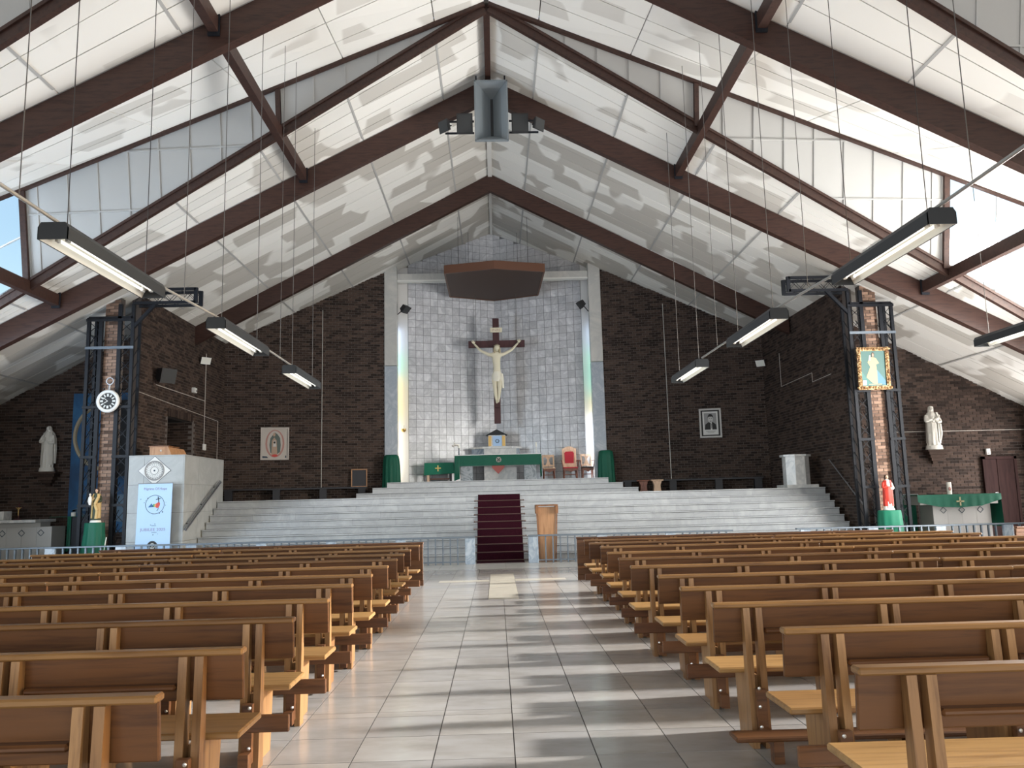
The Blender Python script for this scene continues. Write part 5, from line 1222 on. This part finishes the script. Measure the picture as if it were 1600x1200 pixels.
# white Madonna-like statue on a bracket, left chapel
def bracket(x, y, z, label, m, w_=.33):
    t = thing('wall_bracket', label, 'bracket', (x, y, z))
    part('shelf', MB().box(x-w_, x+w_, y-.40, y-.0, z-.05, z), M[m], t)
    for i in range(4): part('corbel_step', MB().box(x-w_*(.82-.2*i), x+w_*(.82-.2*i), y-.34+.08*i, y, z-.05-.09*(i+1), z-.05-.09*i), M[m], t)
bracket(-13.12, 24.18, 2.69, 'stepped dark brick bracket under the veiled statue, left chapel', 'brick', .36)
t_, Z, h = robed('veiled_statue', 'white veiled statue with praying hands on a bracket, left chapel wall', -13.10, 23.95, 2.695, 1.33, ('statue',)*4+('statue',), 0, base=.12)
part('veil', MB().loft([(-13.10,24.02,Z(.10),h*.17,h*.06,.05,9,0),(-13.10,24.02,Z(.45),h*.175,h*.07,.05,9,0),(-13.10,24.01,Z(.70),h*.165,h*.075,.04,9,0),(-13.10,24.0,Z(.82),h*.13,h*.07,.03,9,0),(-13.10,23.98,Z(.90),h*.068,h*.06),(-13.10,23.975,Z(.965),h*.062,h*.062),(-13.10,23.97,Z(1.005),h*.03,h*.03)], 28), M['statue'], t_, True)
bracket(13.16, 24.18, 2.73, 'stepped brick bracket under the white turning statue, right chapel', 'brick', .34)
t_, Z, h = robed('bearded_statue', 'white statue with draped mantle turning aside, right chapel wall', 13.10, 23.95, 2.735, 1.30, ('statue',)*4+('statue',), .8, base=.13)
t_.scale = (1.2, 1.1, 1)
part('mantle_roll', MB().path([(13.10-h*.15, 23.90, Z(.68)), (13.10-h*.04, 23.84, Z(.60)), (13.10+h*.10, 23.85, Z(.70)), (13.10+h*.14, 23.93, Z(.76))], h*.035, 10).path([(13.10+h*.13, 23.86, Z(.55)), (13.10+h*.15, 23.88, Z(.30)), (13.10+h*.11, 23.87, Z(.12))], h*.03, 8), M['statue'], t_, True)
part('hair', MB().loft([(13.10,23.97,Z(.84),h*.065,h*.05),(13.10,23.965,Z(.93),h*.06,h*.05),(13.10,23.95,Z(.99),h*.05,h*.06),(13.10,23.945,Z(1.01),h*.02,h*.02)], 16), M['statue'], t_, True)
# coloured statues on green pedestals at the towers
def green_pedestal(x, y, w0, w1, zt, label, m):
    t = thing('draped_pedestal', label, 'pedestal', (x, y, 0))
    part('cloth', MB().loft([(x,y,.02,w0,w0*.8,.08,10,.3),(x,y,zt*.4,w0*.5+w1*.5,(w0+w1)*.4,.06,10,.4),(x,y,zt*.8,w1*1.03,w1*.82,.03,10,.5),(x,y,zt-.02,w1,w1*.8),(x,y,zt,w1*.96,w1*.77)], 60), M[m], t, True)
    part('post', MB().box(x-.1, x+.1, y-.1, y+.1, 0.001, zt-.01), M['bench'], t)
green_pedestal(-10.18, 20.95, .36, .245, 1.24, 'pedestal under a dark green drape at the left tower', 'green')
t_, Z, h = robed('joseph_statue', 'painted statue in ochre cloak holding a child, on the left green pedestal', -10.16, 20.95, 1.245, .85, ('robe', 'olive', 'ochre', 'skin', 'hair'), 0, base=.06)
part('hair', MB().loft([(-10.16,20.97,Z(.86),h*.06,h*.04),(-10.16,20.965,Z(.94),h*.065,h*.055),(-10.16,20.955,Z(1.0),h*.05,h*.06),(-10.16,20.95,Z(1.015),h*.02,h*.02)], 16), M['hair'], t_, True)
ch = MB().loft([(-10.27,20.86,Z(.48),h*.04,h*.04),(-10.28,20.86,Z(.60),h*.07,h*.055,.06,6,0),(-10.28,20.86,Z(.72),h*.055,h*.045),(-10.28,20.86,Z(.77),h*.02,h*.02)], 18); head(ch, (-10.28, 20.85, Z(.81)), h*.085)
part('child', ch, M['robe'], t_, True)
part('cloak_fold', MB().path([(-10.16+h*.10, 20.87, Z(.72)), (-10.16+h*.02, 20.84, Z(.5)), (-10.16+h*.09, 20.85, Z(.3)), (-10.16+h*.06, 20.86, Z(.05))], h*.05, 10), M['ochre'], t_, True)
green_pedestal(10.10, 20.9, .34, .29, 1.06, 'pedestal under a bright green drape at the right tower', 'green_light')
t_, Z, h = robed('sacred_heart_statue', 'painted statue in red cloak over white robe, on the right green pedestal', 10.10, 20.9, 1.065, .90, ('robe', 'robe', 'red', 'skin', 'hair'), .3, base=.05)
part('hair', MB().loft([(10.10,20.92,Z(.80),h*.05,h*.035),(10.10,20.92,Z(.90),h*.068,h*.05),(10.10,20.91,Z(.97),h*.06,h*.06),(10.10,20.90,Z(1.01),h*.03,h*.03)], 16), M['hair'], t_, True)
part('red_front', MB().loft([(10.10+.02,20.865,Z(.12),h*.10,h*.06,.06,6,0),(10.10,20.855,Z(.35),h*.125,h*.075,.06,6,.4),(10.10,20.85,Z(.52),h*.125,h*.075,.05,6,.6),(10.10+.01,20.86,Z(.66),h*.06,h*.06)], 32), M['red'], t_, True)

# ------------------------------------------------------------------ side altars
def side_altar(x0, x1, label):
    y0, y1 = 22.6, 23.3; t = thing('side_altar', label, 'altar', ((x0+x1)/2, 23, 0))
    n = 4
    for i in range(n):
        a = x0+(x1-x0)*i/n; b = x0+(x1-x0)*(i+1)/n
        part('front_slab', MB().box(a+.002, b-.002, y0, y0+.03, .0, 1.14), M['sand'], t)
    part('block', MB().box(x0, x1, y0+.03, y1, 0.0, 1.14), M['sand'], t)
    for i in range(3):
        c = x0+(x1-x0)*(.18+.32*i); r = .085
        part('diamond_inlay', MB().bar((c-r, y0-.004, .98), (c, y0-.004, .98+r), .014, .01, (0,1,0)).bar((c, y0-.004, .98+r), (c+r, y0-.004, .98), .014, .01, (0,1,0)).bar((c+r, y0-.004, .98), (c, y0-.004, .98-r), .014, .01, (0,1,0)).bar((c, y0-.004, .98-r), (c-r, y0-.004, .98), .014, .01, (0,1,0)), M['ink'], t)
    return t
a = side_altar(-13.75, -12.13, 'pale side altar with three small diamonds, dark left chapel')
part('table_top', MB().cbox(-14.2, -12.45, 22.35, 23.4, 1.26, 1.34, .01), M['white_marble'], a); part('neck', MB().box(-13.7, -12.5, 22.7, 23.2, 1.14, 1.26), M['sand'], a)
a = side_altar(12.15, 13.78, 'pale side altar with three small diamonds under a green cloth, right chapel')
part('table_top', MB().cbox(11.72, 13.92, 22.45, 23.35, 1.14, 1.40, .01), M['sand'], a)
c2 = thing('side_altar_cloth', 'green cloth with a gold cross draped over the right side altar', 'cloth', (12.8, 22.9, 1.4))
part('cloth_top', MB().box(11.66, 13.98, 22.4, 23.36, 1.402, 1.415), M['green'], c2)
part('front_drop', cloth_skirt(MB(), [(11.64, 22.39), (12.2, 22.39), (12.8, 22.39), (13.4, 22.39), (13.99, 22.39)], 1.415, [.20, .33, .36, .33, .16], .012, 8), M['green'], c2, True)
part('side_drop', cloth_skirt(MB(), [(13.99, 22.41), (13.99, 23.36)], 1.415, [.9, .92], .02, 8), M['green'], c2, True)
part('gold_cross', MB().box(12.79, 12.83, 22.355, 22.365, 1.10, 1.34).box(12.70, 12.92, 22.355, 22.365, 1.20, 1.24), M['cream'], c2)
g1 = thing('green_curtain', 'dark green curtain hanging behind the right side altar', 'curtain', (11.5, 23.6, 0))
part('cloth', cloth_skirt(MB(), [(11.05, 23.6), (12.2, 23.6)], 1.42, [1.40, 1.40], .03, 16), M['green'], g1, True)
part('rail', MB().tube((10.98, 23.6, 1.43), (12.28, 23.6, 1.43), .012, 8).tube((10.98, 23.6, 0), (10.98, 23.6, 1.43), .012, 8).tube((12.28, 23.6, 0), (12.28, 23.6, 1.43), .012, 8), M['steel'], g1)
def pillar_candle(x, y, z, h, r, label, red=False):
    t = thing('pillar_candle', label, 'candle', (x, y, z))
    part('wax', MB().loft([(x,y,z,r,r),(x,y,z+h*.97,r,r),(x,y,z+h,r*.85,r*.85)], 16), M['candle'], t, True)
    part('wick', MB().tube((x, y, z+h), (x, y, z+h+.02), .004, 5), M['p_black'], t)
    if red: part('decoration', MB().ball((x-.01, y-r*.9, z+h*.45), r*.7, r*.3, h*.16), M['rose'], t, True)
pillar_candle(12.75, 22.75, 1.416, .34, .065, 'thick white candle with a red motif on the right side altar', True)
pillar_candle(-12.05, 23.55, 1.395, .11, .065, 'short white candle on the dark cabinet, left chapel')
tx = thing('white_tabernacle_box', 'white box with a small cross on the left side altar', 'box', (-13.8, 22.9, 1.34))
part('box', MB().cbox(-14.1, -13.52, 22.7, 23.1, 1.341, 1.58, .01), M['white_marble'], tx); part('emblem', MB().box(-13.82, -13.80, 22.69, 22.70, 1.40, 1.52).box(-13.86, -13.76, 22.69, 22.70, 1.46, 1.48), M['ink'], tx)
sc2 = thing('standing_crucifix', 'small dark standing crucifix beside the white box, left side altar', 'crucifix', (-13.25, 22.95, 1.34))
part('cross', MB().box(-13.265, -13.235, 22.94, 22.965, 1.36, 1.80).box(-13.36, -13.14, 22.94, 22.965, 1.66, 1.69), M['cross'], sc2); part('foot', MB().box(-13.33, -13.17, 22.88, 23.02, 1.341, 1.37), M['cross'], sc2)
part('figure', skin([(-13.25,22.93,1.56,.018),(-13.25,22.93,1.64,.02),(-13.25,22.92,1.69,.018),(-13.33,22.93,1.68,.009),(-13.17,22.93,1.68,.009),(-13.25,22.93,1.44,.012)], [(0,1),(1,2),(1,3),(1,4),(0,5)], 1), M['brass'], sc2, True)
cb_ = thing('dark_cabinet', 'black cabinet with a green cloth beside the left side altar', 'cabinet', (-11.75, 23.6, 0))
part('body', MB().cbox(-12.08, -11.40, 23.35, 23.85, 0.001, 1.38, .008), M['navy'], cb_)
part('door', MB().box(-12.05, -11.76, 23.335, 23.35, .06, 1.32), M['navy'], cb_); part('door', MB().box(-11.73, -11.43, 23.335, 23.35, .06, 1.32), M['navy'], cb_)
c3 = thing('cabinet_cloth', 'dark green cloth over the back of the left side altar and cabinet', 'cloth', (-12.2, 23.6, 1.39))
part('cloth_top', MB().box(-12.62, -11.38, 23.34, 23.88, 1.382, 1.394), M['green'], c3); part('side_drop', cloth_skirt(MB(), [(-12.10, 23.33), (-11.98, 23.30)], 1.394, [1.0, .9], .02, 6), M['green'], c3, True)
# blue mural cloth behind the left tower
mu = thing('blue_mural', 'dark blue painted hanging with a gold ring, behind the left tower', 'mural', (-11.7, 24.1, 2.7))
part('sheet', MB().box(-12.52, -9.95, 24.13, 24.16, .9, 5.0), M['mural'], mu)
part('gold_ring', MB().torus((-11.42, 24.12, 3.72), 1.0, .06, 'y', 48, 6), M['mural_gold'], mu, True)
rays = MB()
for a in (.35, .05, -.35): rays.bar((-12.38, 24.12, 1.55), (-12.38+1.2*math.cos(a), 24.12, 1.55+1.2*math.sin(a)), .05, .01, (0, 1, 0))
part('pale_rays', rays, M['mural_pale'], mu)
part('pale_shape', MB().disc((-11.0, 1.6), .3, 24.12, 24.13, 20, .4), M['mural_pale'], mu)
# door of the right chapel
dr = struct('door_2')
part('door_leaf', MB().cbox(14.68, 15.02, 24.10, 24.16, 0.01, 2.42, .006), M['door'], dr); part('door_leaf', MB().cbox(15.03, 15.55, 24.10, 24.16, 0.01, 2.42, .006), M['door'], dr)
part('door_frame', MB().box(14.60, 14.68, 24.08, 24.18, 0, 2.50).box(15.55, 15.63, 24.08, 24.18, 0, 2.50).box(14.60, 15.63, 24.08, 24.18, 2.42, 2.50), M['door'], dr)
part('door_handle', MB().tube((14.95, 24.08, 1.42), (14.88, 24.08, 1.42), .014, 8).ball((14.95, 24.085, 1.42), .025), M['steel'], dr, True)

# ------------------------------------------------------------------ wall lamps, cables, loudspeakers
def flood(name, label, c, d, w_, h, dp, cat, m='black_mat', face='grille', arm=None):
    c = Vector(c); d = Vector(d).normalized(); u = d.cross(Vector((0, 0, 1))).normalized(); v = u.cross(d)
    t = thing(name, label, cat, c)
    def P(a, b, o): q = c+u*a*w_/2+v*b*h/2+d*o; return tuple(q)
    part('housing', MB().hexa([P(-.7,-.7,-dp),P(.7,-.7,-dp),P(1,-1,0),P(-1,-1,0),P(-.7,.7,-dp),P(.7,.7,-dp),P(1,1,0),P(-1,1,0)]), M[m], t)
    part('front', MB().hexa([P(-.88,-.88,0),P(.88,-.88,0),P(.88,-.88,.008),P(-.88,-.88,.008),P(-.88,.88,0),P(.88,.88,0),P(.88,.88,.008),P(-.88,.88,.008)]), M[face], t)
    if arm: part('arm', MB().path([tuple(c-d*dp*.6), arm], .018, 6), M['black_mat'], t)
    return t
flood('wall_speaker', 'black wall loudspeaker on the left brick wall above the pulpit', (-9.22, 22.85, 5.27), (.75, -.55, -.25), .46, .42, .38, 'speaker', arm=(-9.64, 23.05, 5.35))
flood('wall_floodlight', 'small white floodlight high on the left brick wall', (-9.42, 26.3, 6.30), (.6, -.7, -.5), .32, .24, .10, 'lamp', 'white_plastic', 'reflector', arm=(-9.64, 26.5, 6.4))
flood('wall_floodlight', 'small white floodlight high on the right brick wall', (9.50, 28.3, 6.16), (-.6, -.7, -.5), .32, .24, .10, 'lamp', 'white_plastic', 'reflector', arm=(9.77, 28.5, 6.3))
flood('column_spotlight', 'black spotlight bracketed to the left marble column', (-3.25, 29.85, 8.72), (.55, -.35, -.7), .36, .30, .20, 'lamp', 'black_mat', 'grille', arm=(-3.61, 30.1, 8.62))
flood('column_spotlight', 'black spotlight bracketed to the right marble column', (3.28, 29.88, 8.78), (-.75, -.2, -.6), .30, .30, .22, 'lamp', 'black_mat', 'grille', arm=(3.65, 30.1, 8.6))
ws = thing('wall_sconce', 'small brass candle sconce on the white jamb left of the apse', 'sconce', (-3.45, 30.5, 4.2)); part('cup', MB().loft([(-3.45,30.5,4.18,.03,.03),(-3.45,30.5,4.22,.09,.07),(-3.45,30.5,4.30,.09,.07)], 14).tube((-3.45, 30.5, 4.2), (-3.45, 30.62, 4.2), .02, 6), M['brass'], ws, True); part('candle', MB().tube((-3.45, 30.5, 4.30), (-3.45, 30.5, 4.42), .03, 8), M['candle'], ws, True)
# loudspeaker cluster at the peak of the second roof frame
hn = thing('horn_speaker', 'big grey rectangular horn loudspeaker under the roof peak', 'speaker', (.08, 19.2, 11.2))
x0, x1, z0, z1, yf = -.34, .48, 10.40, 12.0, 19.05
mouth = [(x0, z0), (x1, z0), (x1, z1), (x0, z1)]; throat = [(.05, 10.75), (.12, 10.75), (.12, 11.75), (.05, 11.75)]
part('rim', MB().box(x0-.01, x0+.03, yf-.02, yf+.03, z0, z1).box(x1-.03, x1+.01, yf-.02, yf+.03, z0, z1).box(x0, x1, yf-.02, yf+.03, z0-.01, z0+.03).box(x0, x1, yf-.02, yf+.03, z1-.03, z1+.01), M['horn'], hn)
for i in range(4):
    a, b = mouth[i], mouth[(i+1) % 4]; c_, d_ = throat[i], throat[(i+1) % 4]
    ma = ((a[0]*.55+c_[0]*.45), (a[1]*.55+c_[1]*.45)); mb_ = ((b[0]*.55+d_[0]*.45), (b[1]*.55+d_[1]*.45))
    q = MB()
    for (p1, p2, ya, p3, p4, yb) in ((a, b, yf, mb_, ma, yf+.16), (ma, mb_, yf+.16, d_, c_, yf+.48)):
        q.hexa([(p1[0],ya,p1[1]),(p2[0],ya,p2[1]),(p3[0],yb,p3[1]),(p4[0],yb,p4[1]),(p1[0]*1.0,ya+.02,p1[1]),(p2[0],ya+.02,p2[1]),(p3[0],yb+.02,p3[1]),(p4[0],yb+.02,p4[1])])
    part('horn_wall', q, M['horn'], hn)
part('throat', MB().box(.0, .17, yf+.48, yf+.53, 10.7, 11.8), M['horn_in'], hn)
for xa in (-.3, .42): part('hanger', MB().box(xa-.02, xa+.02, 19.08, 19.12, 12.0, 12.15), M['black'], hn)
sb = thing('speaker_bar', 'black steel bar carrying lamps and speakers either side of the horn', 'bracket', (.08, 19.45, 10.9))
for xa, xb in ((-1.1, -.37), (.51, 1.25)):
    for za in (11.03, 10.72): part('bar', MB().box(xa, xb, 19.30, 19.34, za, za+.04), M['black'], sb)
flood('box_speaker', 'black box loudspeaker left of the big horn', (-.60, 19.08, 10.88), (0, -1, -.15), .40, .52, .2, 'speaker')
flood('box_speaker', 'black box loudspeaker right of the big horn', (.78, 19.08, 10.88), (0, -1, -.05), .42, .50, .2, 'speaker')
flood('bar_spotlight', 'black spotlight at the left end of the horn bar', (-1.13, 19.05, 10.80), (-.7, -.7, -.2), .34, .30, .12, 'lamp', arm=(-.95, 19.32, 10.95))
flood('bar_spotlight', 'black spotlight at the right end of the horn bar', (1.27, 19.05, 10.82), (.7, -.7, -.2), .34, .30, .12, 'lamp', arm=(1.1, 19.32, 10.95))
# surface cables and boxes
conduit([(XL+.02, 23.0, 5.05), (XL+.02, 26.85, 5.05)], 'white cable running from the black wall speaker, left wall', .012, 'parch')
conduit([(XL+.02, 26.9, 6.65), (XL+.02, 26.9, 3.62)], 'white vertical cable down the left brick wall to a switch', .012, 'parch')
conduit([(XL+.02, 21.9, 4.70), (XL+.02, 28.2, 4.50), (XL+.02, 28.2, 2.0)], 'long white cable above the doorway, left brick wall', .010, 'parch')
conduit([(XR_-.02, 27.1, 6.3), (XR_-.02, 27.1, 5.15), (XR_-.02, 24.4, 5.20), (XR_-.02, 24.4, 4.92), (XR_-.02, 23.0, 4.95)], 'white cable stepping along the right brick wall', .010, 'parch')
conduit([(11.2, 24.17, 3.30), (16.2, 24.17, 3.30)], 'thin pale cable across the right chapel wall', .010, 'parch')
sw_ = thing('switch_box', 'white switch box at the end of the cable, left brick wall', 'switch', (XL+.03, 26.9, 3.5)); part('box', MB().cbox(XL+.013, XL+.07, 26.8, 27.0, 3.42, 3.62, .008), M['white_plastic'], sw_); part('rocker', MB().box(XL+.07, XL+.078, 26.86, 26.94, 3.48, 3.56), M['paper'], sw_)
jb = thing('junction_box', 'small white sensor on the left brick wall below the floodlight', 'sensor', (XL+.05, 25.8, 5.25)); part('box', MB().cbox(XL+.013, XL+.12, 25.7, 25.9, 5.18, 5.34, .008), M['white_plastic'], jb); part('lens', MB().ball((XL+.12, 25.8, 5.24), .035), M['p_grey'], jb, True)
ab = thing('alarm_box', 'small white box above the brown door, right chapel', 'sensor', (14.80, 24.15, 2.6)); part('box', MB().cbox(14.76, 14.88, 24.10, 24.187, 2.56, 2.74, .008), M['white_plastic'], ab); part('lens', MB().box(14.79, 14.85, 24.09, 24.10, 2.58, 2.62), M['p_grey'], ab)
h2 = thing('wall_handrail', 'slim steel handrail on the right brick wall beside the stairs', 'handrail', (XR_-.06, 22.4, 1.8))
part('rail', MB().tube((XR_-.09, 23.46, 2.50), (XR_-.09, 21.4, 1.16), .018, 8), M['steel'], h2, True)
for q in (.1, .5, .9): part('bracket', MB().tube((XR_-.01, 23.46-2.06*q, 2.48-1.34*q), (XR_-.09, 23.46-2.06*q, 2.50-1.34*q), .012, 6), M['steel'], h2)
vs_ = thing('floor_candle', 'slim pale candle standing by the left green pedestal', 'candle', (-9.87, 20.8, 0)); part('wax', MB().tube((-9.92, 20.8, .02), (-9.80, 20.8, .88), .012, 8), M['candle'], vs_, True); part('foot', MB().disc((-9.92, .02), .05, 20.75, 20.85, 12, .018), M['brass'], vs_)
